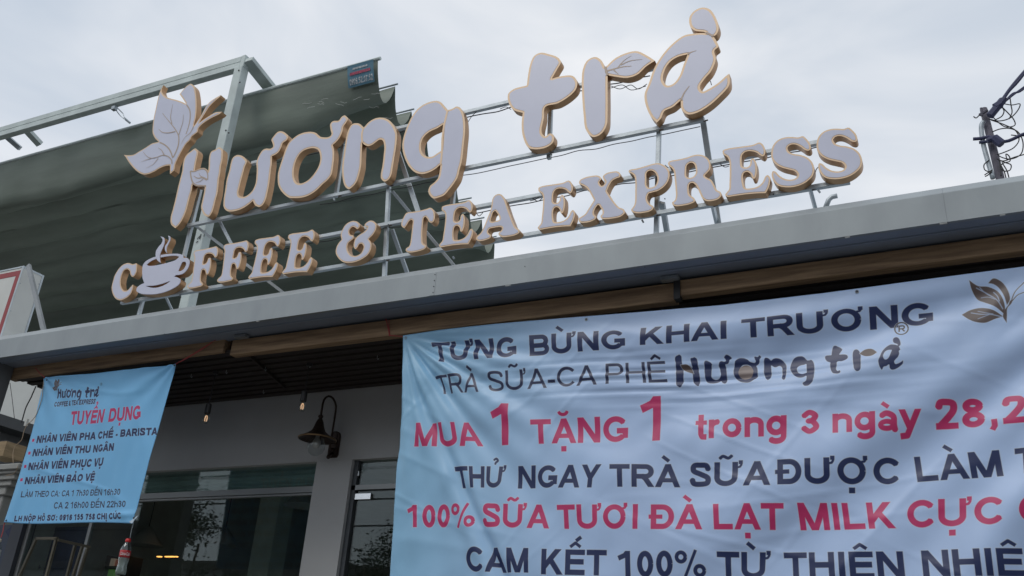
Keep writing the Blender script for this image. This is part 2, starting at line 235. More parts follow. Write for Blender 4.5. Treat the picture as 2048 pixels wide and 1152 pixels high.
G['X'] = [T(1070, 330, 8, [(1000, 170), (1050, 195), (1060, 225), (1030, 270), (1035, 300), (1070, 335), (1110, 310), (1125, 270), (1095, 225), (1090, 180), (1140, 135), (1230, 110), (1320, 105), (1365, 140), (1360, 190), (1300, 215), (1240, 250), (1190, 320), (1150, 415, 1), (1210, 510), (1290, 620), (1350, 680), (1420, 710), (1440, 760), (1380, 820), (1280, 850), (1150, 865), (1070, 860), (1050, 820), (1080, 780), (1080, 740), (1050, 680), (1015, 638), (980, 670), (945, 740), (945, 785), (980, 830), (960, 870), (880, 910), (780, 925), (715, 915), (700, 860), (740, 830), (800, 790), (860, 700), (945, 565, 1), (900, 480), (830, 370), (770, 330), (710, 300), (715, 250), (790, 205), (900, 178)])]
P6 = (1260, 290, 8)
G['P'] = [T(*P6, [(10, 395), (120, 375), (260, 335), (380, 300), (470, 295), (560, 335), (620, 400), (635, 480), (610, 580), (540, 670), (440, 735), (350, 760), (300, 778), (275, 830), (285, 900), (330, 955), (375, 985), (370, 1020), (320, 1060), (220, 1085), (110, 1092), (35, 1070), (20, 1040), (60, 980), (80, 920), (85, 750), (85, 600), (70, 500), (30, 460), (-15, 440), (-20, 412)]),
          T(*P6, [(340, 408), (400, 440), (435, 510), (435, 590), (400, 655), (340, 682), (290, 680), (265, 640), (262, 540), (265, 450), (295, 418)])]
G['R'] = [T(*P6, [(640, 260), (760, 235), (900, 205), (1000, 170), (1090, 155), (1190, 175), (1260, 230), (1290, 310), (1280, 390), (1230, 450), (1195, 492), (1240, 530), (1300, 560), (1350, 640), (1390, 720), (1450, 755), (1465, 800), (1420, 860), (1320, 895), (1220, 895), (1160, 855), (1120, 780), (1080, 690), (1040, 630), (990, 605), (950, 630), (940, 720), (960, 800), (1030, 855), (1040, 900), (960, 945), (850, 970), (740, 980), (685, 960), (675, 920), (715, 890), (735, 820), (730, 700), (715, 540), (700, 420), (670, 370), (620, 330), (610, 290)]),
          T(*P6, [(975, 283), (1030, 310), (1052, 380), (1050, 460), (1010, 510), (950, 527), (905, 500), (900, 400), (915, 320)])]
G['S'] = [T(1420, 250, 6.4, [(1000, 155), (1060, 155), (1130, 160), (1190, 145), (1240, 185), (1280, 240), (1290, 300), (1265, 328), (1220, 322), (1160, 280), (1090, 250), (1030, 255), (993, 290), (1010, 340), (1070, 370), (1160, 385), (1250, 420), (1310, 480), (1335, 560), (1320, 640), (1270, 700), (1180, 760), (1060, 795), (940, 795), (860, 770), (810, 710), (790, 640), (805, 592), (840, 600), (890, 650), (960, 690), (1040, 700), (1100, 680), (1120, 640), (1090, 595), (1010, 570), (920, 545), (840, 500), (790, 430), (785, 340), (810, 260), (870, 195), (940, 165)])]
VEIN = {'butterfly': [(T(*A, p), wd) for p, wd in [
    ([(640, 1003), (710, 1035), (780, 1095), (825, 1175), (848, 1250)], (2.8, 2.8)), ([(1070, 400), (1118, 480), (1128, 600), (1098, 760), (1060, 870)], (2.8, 2.2)),
    ([(685, 535), (760, 630), (830, 715), (900, 810), (940, 890), (945, 1000), (915, 1120), (855, 1245)], (.8, 3.6)), ([(852, 390), (828, 500), (815, 610), (838, 710)], (.5, 2)),
    ([(1020, 555), (1010, 680), (975, 790), (948, 880)], (.5, 2.2)), ([(625, 790), (680, 838), (780, 850), (890, 828)], (.8, 2.4)),
    ([(1185, 745), (1130, 850), (1040, 930), (975, 1050)], (2.2, .5)), ([(380, 1155), (430, 1218), (490, 1252), (580, 1245), (690, 1208), (770, 1225), (830, 1285), (838, 1345)], (.8, 2.4)),
    ([(345, 1312), (420, 1285), (500, 1260)], (.4, 1.6)), ([(425, 1415), (540, 1350), (618, 1255)], (.4, 1.8)), ([(615, 1090), (670, 1125), (715, 1208)], (.5, 2.2))]],
    'h': [(T(240, 260, 8, p), wd) for p, wd in [([(1130, 660), (1142, 760), (1175, 850), (1240, 890), (1375, 895)], (3, 3)), ([(1130, 662), (1195, 668), (1270, 640), (1340, 628), (1385, 655), (1408, 720), (1408, 800)], (2.8, 2.2)),
        ([(1185, 740), (1250, 775), (1330, 765), (1395, 800)], (1, 4)), ([(1268, 685), (1288, 735), (1340, 765)], (.5, 2)), ([(1215, 850), (1290, 825), (1345, 775)], (.5, 2))]],
    'n': [(T(690, 190, 8, [(300, 535), (275, 620), (280, 765)]), (3.4, 3.4))],
    'g': [(T(690, 190, 8, [(1645, 250), (1610, 400), (1580, 550), (1562, 700), (1556, 880), (1545, 1020), (1532, 1120)]), (3.4, 3.4))],
    'r': [(T(*K4, p), wd) for p, wd in [([(780, 487), (840, 470), (900, 455), (960, 450)], (3.5, .8)), ([(865, 462), (910, 412), (960, 378)], (2, .4)), ([(888, 442), (950, 415), (1035, 404)], (2, .4)), ([(838, 475), (855, 490), (872, 506)], (2, .5)), ([(782, 455), (788, 480), (797, 512)], (3.5, 3.5))]],
    'a_grave': [(T(*K4, p), wd) for p, wd in [([(1340, 368), (1365, 356), (1400, 345)], (3.2, .6)), ([(1352, 585), (1318, 630), (1295, 680)], (1, 3)), ([(1465, 222), (1490, 235), (1515, 247)], (3, 3))]]}

YS = 3.90                                             # plane of the letter faces
def plane(l, Y=YS): return [(lambda v: (v.x, v.z))(PY(p[0], p[1], Y)) for p in l]
def glyph_loops(k): return [plane(crom(l)) for l in G[k]]
def simil(src, dst):                                  # similarity from two anchors, in plane coordinates
    (a, b), (c, d) = [[complex(*plane([p])[0]) for p in q] for q in (src, dst)]
    m = (d - c) / (b - a)
    m = complex(m.real, m.imag)
    return lambda l: [((lambda z: (z.real, z.imag))(c + m * (complex(*p) - a))) for p in l]

# ------------------------------------------------------------------ lettering raster (printed banners)
def arc(cx, cy, rx, ry, a0, a1, n=12): return [(cx + rx * math.cos(rad(a0 + (a1 - a0) * i / n)), cy + ry * math.sin(rad(a0 + (a1 - a0) * i / n))) for i in range(n + 1)]
ADV = dict(A=1.0, B=1.0, C=1.0, D=1.0, E=.93, F=.85, G=1.08, H=1.0, I=.39, K=1.0, L=.85, M=1.16, N=1.0, O=1.08, P=.93, R=1.0, S=.93, T=.86, U=1.0, V=.93, X=.93, Y=.93, t=.47, r=.55, o=.85, n=.85, g=.85, a=.78, y=.8, h=.85, l=.39, d=.85, c=.78)
for c in '0123456789': ADV[c] = .78
ADV.update({' ': .39, ',': .39, ':': .46, '-': .46, '%': 1.24, '&': 1.0, '.': .39})
COMP = {'Ư': ('U', 'horn'), 'Ừ': ('U', 'horn grave'), 'Ử': ('U', 'horn hook'), 'Ữ': ('U', 'horn tilde'), 'Ự': ('U', 'horn dot'), 'Ơ': ('O', 'horn'), 'Ợ': ('O', 'horn dot'), 'Ộ': ('O', 'circ dot'), 'Ồ': ('O', 'circ grave'),
        'À': ('A', 'grave'), 'Ả': ('A', 'hook'), 'Ạ': ('A', 'dot'), 'Ă': ('A', 'breve'), 'Ặ': ('A', 'breve dot'), 'Â': ('A', 'circ'), 'Ê': ('E', 'circ'), 'Ế': ('E', 'circ acute'), 'Ể': ('E', 'circ hook'), 'Ệ': ('E', 'circ dot'),
        'Đ': ('D', 'bar'), 'Ụ': ('U', 'dot'), 'Ú': ('U', 'acute'), 'Ị': ('I', 'dot'), 'à': ('a', 'lgrave'), 'ấ': ('a', 'lcirc')}
def glyph(ch, W):
    base, acc = COMP.get(ch, (ch, '')); adv = ADV[base]; h = W / 2; sb = .055; L = sb + h; R = adv - sb - h; Tt = 1 - h; Bb = h; m = adv / 2; s = []
    clip = (sb - .02, adv - sb + .02, 0, 1); xh = .73
    def r(x0, y0, x1, y1): s.append(([(x0, y0), (x1, y1)], W))
    if base == 'A':
        k = 1.3; r(m - (m - h - .02) * k, 1 - k, m, 1) if 0 else None
        s.append(([(L - .07 - .08, -.25), (m + .02, 1.03)], W)); s.append(([(R + .07 + .08, -.25), (m - .02, 1.03)], W)); s.append(([(L + .04, .3), (R - .04, .3)], W * .85)); clip = (0, adv, 0, 1)
    elif base in 'BPRD':
        if base == 'D': r(L, 0, L, 1); p = [(L - h, Tt)] + arc(m, .5, R - m, .5 - h, 90, -90, 16) + [(L - h, Bb)]; s.append((p, W))
        else:
            q = .03 if base == 'B' else 0
            r(L, 0, L, 1); yb = .46 if base != 'B' else .48; ry = (Tt - yb) / 2; xc = R - ry - q; s.append(([(L - h, Tt)] + arc(xc, yb + ry, ry, ry, 90, -90, 12) + [(L - h, yb)], W))
            if base == 'B': ry = (yb + .01 - Bb) / 2; xc = R - ry * 1.1; s.append(([(L - h, yb)] + arc(xc, Bb + ry, ry * 1.1, ry, 90, -90, 12) + [(L - h, Bb)], W))
            if base == 'R': s.append(([(m - .05, .5), (m + .12, .36), (R + .09, -.12)], W)); clip = (sb - .02, adv, 0, 1)
    elif base == 'C': s.append((arc(m + .03, .5, R - m + .04, .5 - h, 38, 322, 28), W)); clip = None
    elif base == 'G': s.append((arc(m, .5, R - m, .5 - h, 40, 318, 26), W)); r(R - .01, .15, R - .01, .53); r(m + .04, .53 - h * .85, R - .01 + h, .53 - h * .85); clip = None
    elif base == 'O': s.append((arc(m, .5, R - m, .5 - h, 0, 360, 30), W)); clip = None
    elif base == 'E':
        r(L, 0, L, 1); r(L - h, Tt, R + h, Tt); r(L - h, .52, R + h - .05, .52); r(L - h, Bb, R + h, Bb)
    elif base == 'F': r(L, 0, L, 1); r(L - h, Tt, R + h, Tt); r(L - h, .5, R + h - .05, .5)
    elif base == 'H': r(L, 0, L, 1); r(R, 0, R, 1); r(L, .52, R, .52)
    elif base == 'I': r(m, 0, m, 1)
    elif base == 'L': r(L, 0, L, 1); r(L - h, Bb, R + h, Bb)
    elif base == 'K': r(L, 0, L, 1); s.append(([(L, .26), (R + .02, 1.12)], W)); s.append(([(m - .08, .62), (R + .1, -.14)], W)); clip = (sb, adv, 0, 1)
    elif base == 'M': r(L, 0, L, 1); r(R, 0, R, 1); s.append(([(L - .03, 1.1), (m, -.02)], W)); s.append(([(R + .03, 1.1), (m, -.02)], W)); clip = (sb, adv - sb, 0, 1)
    elif base == 'N': r(L, 0, L, 1); r(R, 0, R, 1); s.append(([(L - .03, 1.05), (R + .03, -.05)], W)); clip = (sb, adv - sb, 0, 1)
    elif base == 'S' or base == '5x': s.append((crom([(R - .01, .70), (R - .09, .87), (m, Tt), (L + .05, .87), (L + .03, .67), (m, .52), (R - .03, .36), (R - .04, .16), (m, Bb), (L + .05, .14), (L - .02, .31)], 4, False), W)); clip = None
    elif base == 'T': r(m, 0, m, 1); r(sb - .04, Tt, adv - sb + .04, Tt); clip = (0, adv, 0, 1)
    elif base == 'U': s.append(([(L, 1)] + arc(m, .36, R - m, .36 - h, 180, 360, 16) + [(R, 1)], W)); clip = (0, adv, -.1, 1)
    elif base == 'V': s.append(([(L - .1, 1.1), (m, -.03)], W)); s.append(([(R + .1, 1.1), (m, -.03)], W)); clip = (0, adv, 0, 1)
    elif base == 'X': s.append(([(L - .1, 1.1), (R + .1, -.1)], W)); s.append(([(R + .1, 1.1), (L - .1, -.1)], W)); clip = (0, adv, 0, 1)
    elif base == 'Y': s.append(([(L - .08, 1.1), (m, .42)], W)); s.append(([(R + .08, 1.1), (m, .42)], W)); r(m, 0, m, .48); clip = (0, adv, 0, 1)
    elif base == '0': s.append((arc(m, .5, R - m, .5 - h, 0, 360, 28), W)); clip = None
    elif base == '1': r(m + .06, 0, m + .06, 1); s.append(([(m + .1, 1.02), (m - .06, .83), (sb, .72)], W * .9)); clip = (0, m + .06 + h, 0, 1)
    elif base == '2': s.append((crom([(L, .7), (L + .06, .87), (m, Tt), (R - .03, .85), (R - .02, .64), (m + .05, .4), (L, .1)], 4, False), W)); r(L - h, Bb, R + h, Bb); clip = None
    elif base == '3': s.append((crom([(L, .74), (m - .02, Tt), (R - .04, .75), (m + .05, .54), (m - .07, .54)], 5, False), W)); s.append((crom([(m - .07, .54), (m + .06, .54), (R, .3), (m, Bb), (L - .01, .27)], 5, False), W)); clip = None
    elif base == '5': r(L, Tt, R, Tt); s.append(([(L + .05, 1 - h), (L + .01, .5)], W)); s.append((crom([(L + .01, .53), (m + .03, .61), (R, .34), (m, Bb), (L - .01, .25)], 5, False), W)); clip = None
    elif base in '69':
        p = crom([(R - .01, .76), (m + .03, Tt), (L + .04, .76), (L, .4), (L + .06, .14), (m, Bb), (R, .31), (m + .01, .58), (L + .02, .38)], 5, False)
        if base == '9': p = [(adv - x, 1 - y) for x, y in p]
        s.append((p, W)); clip = None
    elif base == '7': r(sb, Tt, adv - sb, Tt); s.append((crom([(R + .02, .9), (m + .03, .55), (m - .07, 0)], 5, False), W)); clip = (0, adv, 0, 1)
    elif base == '8': s.append((arc(m, .75, R - m - .03, .25 - h, 0, 360, 20), W)); s.append((arc(m, .28, R - m, .29 - h, 0, 360, 20), W)); clip = None
    elif base == '%': s.append((arc(.27, .75, .17, .25 - h * .7, 0, 360, 18), W * .7)); s.append((arc(.97, .25, .17, .25 - h * .7, 0, 360, 18), W * .7)); s.append(([(.4, -.02), (.84, 1.02)], W * .55)); clip = None
    elif base == '-': s.append(([(.05, .33), (adv - .05, .33)], W)); clip = None
    elif base == ':': s.append(([(m, 0), (m, W)], W)); s.append(([(m, .5), (m, .5 + W)], W)); clip = None
    elif base == '.': s.append(([(m, 0), (m, W)], W)); clip = None
    elif base == ',': s.append(([(m, W), (m + .01, -.02), (m - .07, -.16)], W * .8)); clip = None
    elif base == '&': s.append((crom([(R + .05, 0), (m, .5), (L + .13, .78), (m - .02, Tt), (m + .15, .8), (m - .05, .58), (L, .28), (m - .06, Bb), (R - .05, .4)], 5, False), W)); clip = None
    elif base == 't': s.append(([(m - .02, .95), (m - .02, .17), (m + .03, .07), (adv - .03, .06)], W)); s.append(([(0, xh - h), (adv - .02, xh - h)], W * .8)); clip = None
    elif base == 'r': s.append(([(L, 0), (L, xh)], W)); s.append((arc(L + .26, xh - .3, .26, .3 - h, 180, 85, 8), W)); clip = None
    elif base in 'nh': s.append(([(L, 0), (L, xh if base == 'n' else 1)], W)); s.append((arc(m, xh - .28, R - m, .28 - h, 180, 0, 12) + [(R, 0)], W)); clip = None
    elif base == 'o': s.append((arc(m, xh / 2, R - m, xh / 2 - h, 0, 360, 24), W)); clip = None
    elif base == 'd': s.append((arc(m, xh / 2, R - m, xh / 2 - h, 0, 360, 24), W)); s.append(([(R, 0), (R, 1)], W)); clip = None
    elif base == 'c': s.append((arc(m, xh / 2, R - m, xh / 2 - h, 45, 315, 18), W)); clip = None
    elif base == 'l': s.append(([(m, 0), (m, 1)], W)); clip = None
    elif base == 'g': s.append((arc(m - .02, xh / 2 + .01, R - m, xh / 2 - h - .01, 0, 360, 24), W)); s.append(([(R, xh), (R, 0)] + arc(m, -.02, R - m, .27 - h, 0, -150, 10), W)); clip = None
    elif base == 'a': s.append((crom([(L, xh - .2), (m - .05, xh - h), (R - .02, xh - .24), (R, .2), (R + .04, 0)], 4, False), W)); s.append((arc(m - .03, .2, m - L, .2 - h * .7, 0, 360, 16), W * .85)); clip = None
    elif base == 'y': s.append(([(L - .09, xh + .1), (m + .01, .05)], W)); s.append(([(R + .09, xh + .1), (m - .02, .02), (m - .1, -.17), (sb, -.2)], W)); clip = (0, adv, -.35, xh)
    polys = []
    for p, ww in s: polys += stroke(p, ww, clip)
    a2 = W * .7 if W > .15 else W * .9
    def add(p, ww=None): polys.extend(stroke(p, ww or a2, None))
    for k in acc.split():
        if k == 'horn': adv += .15; x = R + (h if base == 'U' else -.01); yq = .77 if base == 'U' else .83; add([(x - .03, yq), (x + .07, yq + .02), (x + .12, yq + .1), (x + .125, 1.0)], W * .42); add([(x + .10, .90), (x + .10, 1.06)], W * .72)
        if k == 'grave': add([(m - .22, 1.34), (m + .04, 1.12)])
        if k == 'acute': add([(m + (.02 if 'circ' in acc else -.06), 1.28 if 'circ' not in acc else 1.34), (m + .24, 1.50 if 'circ' in acc else 1.42)]) if 'circ' in acc else add([(m - .05, 1.12), (m + .18, 1.36)])
        if k == 'circ': add([(m - .22, 1.1), (m, 1.26), (m + .22, 1.1)], a2 * .85)
        if k == 'breve': add(arc(m, 1.3, .18, .15, 190, 350, 8), a2 * .85)
        if k == 'tilde': add(crom([(m - .24, 1.14), (m - .12, 1.24), (m + .08, 1.16), (m + .22, 1.27)], 4, False), a2 * .85)
        if k == 'hook': y0 = 1.32 if 'circ' in acc else 1.1; add(crom([(m - .1, y0 + .2), (m + .02, y0 + .27), (m + .12, y0 + .17), (m + .02, y0 + .08), (m, y0 + .01)], 4, False), a2 * .75)
        if k == 'dot': add([(m, -.33), (m, -.33 + W)], W)
        if k == 'bar': add([(-.03, .5), (m, .5)], W * .8)
        if k == 'lgrave': add([(m - .2, 1.02), (m + .04, .84)])
        if k == 'lcirc': add([(m - .2, .84), (m, 1.0), (m + .2, .84)])
    return polys, adv
def clip_poly(p, c):
    for ax, v, sg in ((0, c[0], 1), (0, c[1], -1), (1, c[2], 1), (1, c[3], -1)):
        o = []
        for i in range(len(p)):
            a, b = p[i], p[(i + 1) % len(p)]; da, db = (a[ax] - v) * sg, (b[ax] - v) * sg
            if da >= 0: o.append(a)
            if da * db < 0: t = da / (da - db); o.append((a[0] + (b[0] - a[0]) * t, a[1] + (b[1] - a[1]) * t))
        p = o
        if len(p) < 3: return []
    return p
def stroke(p, W, clip):
    out = []; h = W / 2
    for i in range(len(p) - 1):
        (x0, y0), (x1, y1) = p[i], p[i + 1]; d = math.hypot(x1 - x0, y1 - y0)
        if d < 1e-6: continue
        nx, ny = -(y1 - y0) / d * h, (x1 - x0) / d * h
        out.append([(x0 + nx, y0 + ny), (x0 - nx, y0 - ny), (x1 - nx, y1 - ny), (x1 + nx, y1 + ny)])
        if 0 < i: out.append([(x0 + h * math.cos(a * math.pi / 6), y0 + h * math.sin(a * math.pi / 6)) for a in range(12)])
    if clip: out = [q for q in (clip_poly(q, clip) for q in out) if q]
    return out
class Canvas:
    def __init__(s, x0, z0, x1, z1, res, fn):
        s.x0, s.z0, s.res = x0, z0, res; s.W, s.H = int((x1 - x0) * res), int((z1 - z0) * res)
        yy, xx = np.mgrid[0:s.H, 0:s.W].astype(np.float32); s.xw, s.zw = x0 + (xx + .5) / res, z0 + (yy + .5) / res
        s.img = fn(s.xw, s.zw).astype(np.float32); s.new()
    def new(s): s.sdf = np.full((s.H, s.W), 99, np.float32)
    def box(s, q, pad):
        q = np.asarray(q); a = np.floor(q.min(0) - pad).astype(int); b = np.ceil(q.max(0) + pad).astype(int) + 1
        x0, y0, x1, y1 = max(a[0], 0), max(a[1], 0), min(b[0], s.W), min(b[1], s.H)
        return None if x0 >= x1 or y0 >= y1 else (x0, y0, x1, y1)
    def convex(s, poly, pad=6):
        q = np.array([((x - s.x0) * s.res, (z - s.z0) * s.res) for x, z in poly]); bb = s.box(q, pad)
        if bb is None: return
        if area(q) < 0: q = q[::-1]
        yy, xx = np.mgrid[bb[1]:bb[3], bb[0]:bb[2]]; xx = xx + .5; yy = yy + .5; d = np.full(xx.shape, -99.)
        for i in range(len(q)):
            a, b = q[i], q[(i + 1) % len(q)]; e = b - a; l = math.hypot(*e)
            if l < 1e-6: continue
            d = np.maximum(d, ((xx - a[0]) * e[1] - (yy - a[1]) * e[0]) / l)
        v = s.sdf[bb[1]:bb[3], bb[0]:bb[2]]; np.minimum(v, d, out=v)
    def region(s, loops, pad=6):
        qs = [np.array([((x - s.x0) * s.res, (z - s.z0) * s.res) for x, z in l]) for l in loops]; bb = s.box(np.vstack(qs), pad)
        if bb is None: return
        yy, xx = np.mgrid[bb[1]:bb[3], bb[0]:bb[2]]; xx = xx + .5; yy = yy + .5; d = np.full(xx.shape, 1e9); ins = np.zeros(xx.shape, bool)
        for q in qs:
            for i in range(len(q)):
                a, b = q[i], q[(i + 1) % len(q)]; e = b - a; l2 = e.dot(e)
                if l2 < 1e-9: continue
                t = np.clip(((xx - a[0]) * e[0] + (yy - a[1]) * e[1]) / l2, 0, 1); d = np.minimum(d, (xx - a[0] - t * e[0]) ** 2 + (yy - a[1] - t * e[1]) ** 2)
                if abs(e[1]) > 1e-9: ins ^= ((a[1] > yy) != (b[1] > yy)) & (xx < e[0] * (yy - a[1]) / e[1] + a[0])
        d = np.sqrt(d); d[ins] *= -1; v = s.sdf[bb[1]:bb[3], bb[0]:bb[2]]; np.minimum(v, d.astype(np.float32), out=v)
    def ink(s, col, halo=0, hcol=(.62, .70, .82), alpha=1.0):
        if halo:
            k = (np.clip(.5 - (s.sdf - halo), 0, 1) * .8)[..., None]; s.img = s.img * (1 - k) + np.array(hcol, np.float32) * k
        k = (np.clip(.5 - s.sdf, 0, 1) * alpha)[..., None]; s.img = s.img * (1 - k) + np.array(col, np.float32) * k; s.new()
    def image(s, name):
        im = bpy.data.images.new(name, s.W, s.H, float_buffer=True); im.colorspace_settings.name = 'Linear Rec.709'
        a = np.ones((s.H, s.W, 4), np.float32); a[..., :3] = s.img; im.pixels.foreach_set(a.ravel()); im.update(); return im
def word(cv, Y, text, tl, tr, bl, br, W=.2, slant=0.0):
    c = [plane([p], Y)[0] for p in (bl, br, tl, tr)]; x = 0; gl = []
    for ch in text:
        if ch == ' ': x += .39; continue
        p, a = glyph(ch, W); gl.append((x, p)); x += a
    u0, u1 = .055, x - .055
    for gx, ps in gl:
        for p in ps:
            q = []
            for a, b in p:
                u = (a + gx + slant * b - u0) / (u1 - u0); v = b
                q.append(tuple((1 - u) * (1 - v) * c[0][i] + u * (1 - v) * c[1][i] + (1 - u) * v * c[2][i] + u * v * c[3][i] for i in (0, 1)))
            cv.convex(q)
def print_material(name, im, rough, tl):
    m = bpy.data.materials.new(name); m.use_nodes = True; t = m.node_tree; p = t.nodes['Principled BSDF']; o = t.nodes['Material Output']
    tx = t.nodes.new('ShaderNodeTexImage'); tx.image = im; uv = t.nodes.new('ShaderNodeUVMap'); uv.uv_map = 'print'; t.links.new(uv.outputs[0], tx.inputs[0])
    tc = t.nodes.new('ShaderNodeTexCoord'); n = t.nodes.new('ShaderNodeTexNoise'); n.inputs['Scale'].default_value = 3; n.inputs['Detail'].default_value = 6; t.links.new(tc.outputs['Object'], n.inputs['Vector'])
    mr = t.nodes.new('ShaderNodeMapRange'); mr.inputs[3].default_value = .9; mr.inputs[4].default_value = 1.08; t.links.new(n.outputs[0], mr.inputs[0])
    mx = t.nodes.new('ShaderNodeVectorMath'); mx.operation = 'SCALE'; t.links.new(tx.outputs[0], mx.inputs[0]); t.links.new(mr.outputs[0], mx.inputs['Scale'])
    t.links.new(mx.outputs[0], p.inputs['Base Color']); p.inputs['Roughness'].default_value = rough; p.inputs['Specular IOR Level'].default_value = .5
    n3 = t.nodes.new('ShaderNodeTexNoise'); n3.inputs['Scale'].default_value = 500; bp = t.nodes.new('ShaderNodeBump'); bp.inputs['Strength'].default_value = .1; bp.inputs['Distance'].default_value = .002
    t.links.new(tc.outputs['Object'], n3.inputs['Vector']); t.links.new(n3.outputs[0], bp.inputs['Height']); t.links.new(bp.outputs[0], p.inputs['Normal'])
    tr = t.nodes.new('ShaderNodeBsdfTranslucent'); t.links.new(mx.outputs[0], tr.inputs[0]); ms = t.nodes.new('ShaderNodeMixShader'); ms.inputs[0].default_value = tl
    t.links.new(p.outputs[0], ms.inputs[1]); t.links.new(tr.outputs[0], ms.inputs[2]); t.links.new(ms.outputs[0], o.inputs[0]); return m
def cloth(name, cv, m, xy, nu, nv, h, Y, loc, bev=True):
    """xy(s,t)->(x,z); h(x,z)->offset towards the street"""
    s, t = np.meshgrid(np.linspace(0, 1, nu + 1), np.linspace(0, 1, nv + 1)); X, Z = xy(s, t); Yv = Y - h(X, Z)
    V = np.stack([X, Yv, Z], -1).reshape(-1, 3) - np.array(loc)
    idx = np.arange((nu + 1) * (nv + 1)).reshape(nv + 1, nu + 1); Fq = np.stack([idx[1:, :-1], idx[1:, 1:], idx[:-1, 1:], idx[:-1, :-1]], -1).reshape(-1, 4)
    me = bpy.data.meshes.new(name); me.from_pydata(V.tolist(), [], Fq.tolist()); me.materials.append(m)
    uv = me.uv_layers.new(name='print'); li = np.empty(len(me.loops), np.int32); me.loops.foreach_get('vertex_index', li)
    U = np.stack([(X.ravel() - cv.x0) * cv.res / cv.W, (Z.ravel() - cv.z0) * cv.res / cv.H], -1)[li]; uv.data.foreach_set('uv', U.astype(np.float32).ravel())
    me.polygons.foreach_set('use_smooth', [True] * len(me.polygons)); me.update()
    o = bpy.data.objects.new(name, me); COL.objects.link(o); o.location = loc
    sm = o.modifiers.new('cloth thickness', 'SOLIDIFY'); sm.thickness = .0015; sm.offset = 0
    return o
def vnoise(x, z, seed, sx=1, sz=1):
    """smooth value noise, vectorised"""
    r = np.random.RandomState(seed); tb = r.rand(64, 64); x = np.asarray(x) * sx + 100; z = np.asarray(z) * sz + 100
    xi, zi = np.floor(x).astype(int), np.floor(z).astype(int); fx, fz = x - xi, z - zi; fx = fx * fx * (3 - 2 * fx); fz = fz * fz * (3 - 2 * fz)
    g = lambda a, b: tb[a % 64, b % 64]
    return (g(xi, zi) * (1 - fx) * (1 - fz) + g(xi + 1, zi) * fx * (1 - fz) + g(xi, zi + 1) * (1 - fx) * fz + g(xi + 1, zi + 1) * fx * fz) - .5

# ================================================================== SETTING
struct('ground', MB().add([(-600, -600, -.02), (600, -600, -.02), (600, 600, -.02), (-600, 600, -.02)], [(0, 1, 2, 3)]), concrete)
struct('road', MB().add([(-300, -13, 0.0), (300, -13, 0.0), (300, -3.2, 0.0), (-300, -3.2, 0.0)], [(0, 1, 2, 3)]), asphalt)
struct('pavement', MB().box((-300, -3.2, -.02), (300, 4.86, .13)), tile_m)
struct('far_pavement', MB().box((-300, -16, -.02), (300, -13, .13)), tile_m)

# ================================================================== SHOP BUILDING
ZF = 3.58; ZCR = 3.722; YF = 3.80; YT = 3.865; ZT = 3.785; YB = 4.0; YW = 4.88; ZC = 3.495
shop = thing('cafe_building', (-2, 4.9, 0.13), 'low cafe with silver grey fascia, wooden beams, slatted porch ceiling and dark windows', 'building')
seams = [-9.5, PY(862, 550, YF).x, PY(1895, 445, YF).x, 2.6]
for i in range(3):
    a, b = seams[i] + .0003, seams[i + 1] - .0003
    mb = MB(); prof = [(YF, ZF), (YF, ZCR), (YF + .004, ZCR + .006), (YT, ZT), (YT + .02, ZT), (YF + .02, ZCR - .02), (YF + .02, ZF)]
    n = len(prof); mb.add([(x, y, z) for x in (a, b) for y, z in prof], [(k, (k + 1) % n, n + (k + 1) % n, n + k) for k in range(n)] + [tuple(range(n - 1, -1, -1)), tuple(range(n, 2 * n))])
    link('fascia_panel', mb, fascia_m, shop)
    mb = MB().box((a, YF + .021, ZF + .002), (b, YB + .03, ZF + .012)); link('soffit_panel', mb, soffit_m, shop)
    mb = MB().box((max(a, -6.7), YT + .021, ZT - .015), (b, 9.6, ZT)); link('roof_deck', mb, steel_dark, shop)
mb = MB()                                             # seam cover strip with rivets (as at the photographed joint)
q = PY(862, 550, YF); sx = q.x
link('seam_cover', MB().box((sx, YF - .0015, ZF + .001), (sx + .035, YF - .0002, ZCR - .002)), fascia_m, shop)
for k in range(4):
    link('rivet', MB().tube([(sx + .027, YF - .004, ZF + .018 + k * .036), (sx + .027, YF - .001, ZF + .018 + k * .036)], .0028, 6), black_m, shop)
for px, py in ((1290, 534), (1650, 481), (560, 637), (330, 668), (1895, 445), (1050, 533)):
    p = PY(px, py, YF); link('rivet', MB().tube([(p.x, YF - .003, p.z), (p.x, YF - .0002, p.z)], .0022, 6), black_m, shop)
for px, py, l in ((512, 641, .02), (2000, 430, .02), (1010, 571, .03), (1880, 452, .03), (1690, 476, .02)):
    p = PY(px, py, YF); link('tape_scrap', MB().box((p.x, YF + .002, ZF - .004), (p.x + l, YF + .012, ZF + .001)), white_m, shop)
link('soffit_lip', MB().box((-9.5, YF + .085, ZF - .004), (2.6, YF + .095, ZF + .0019)), soffit_m, shop)
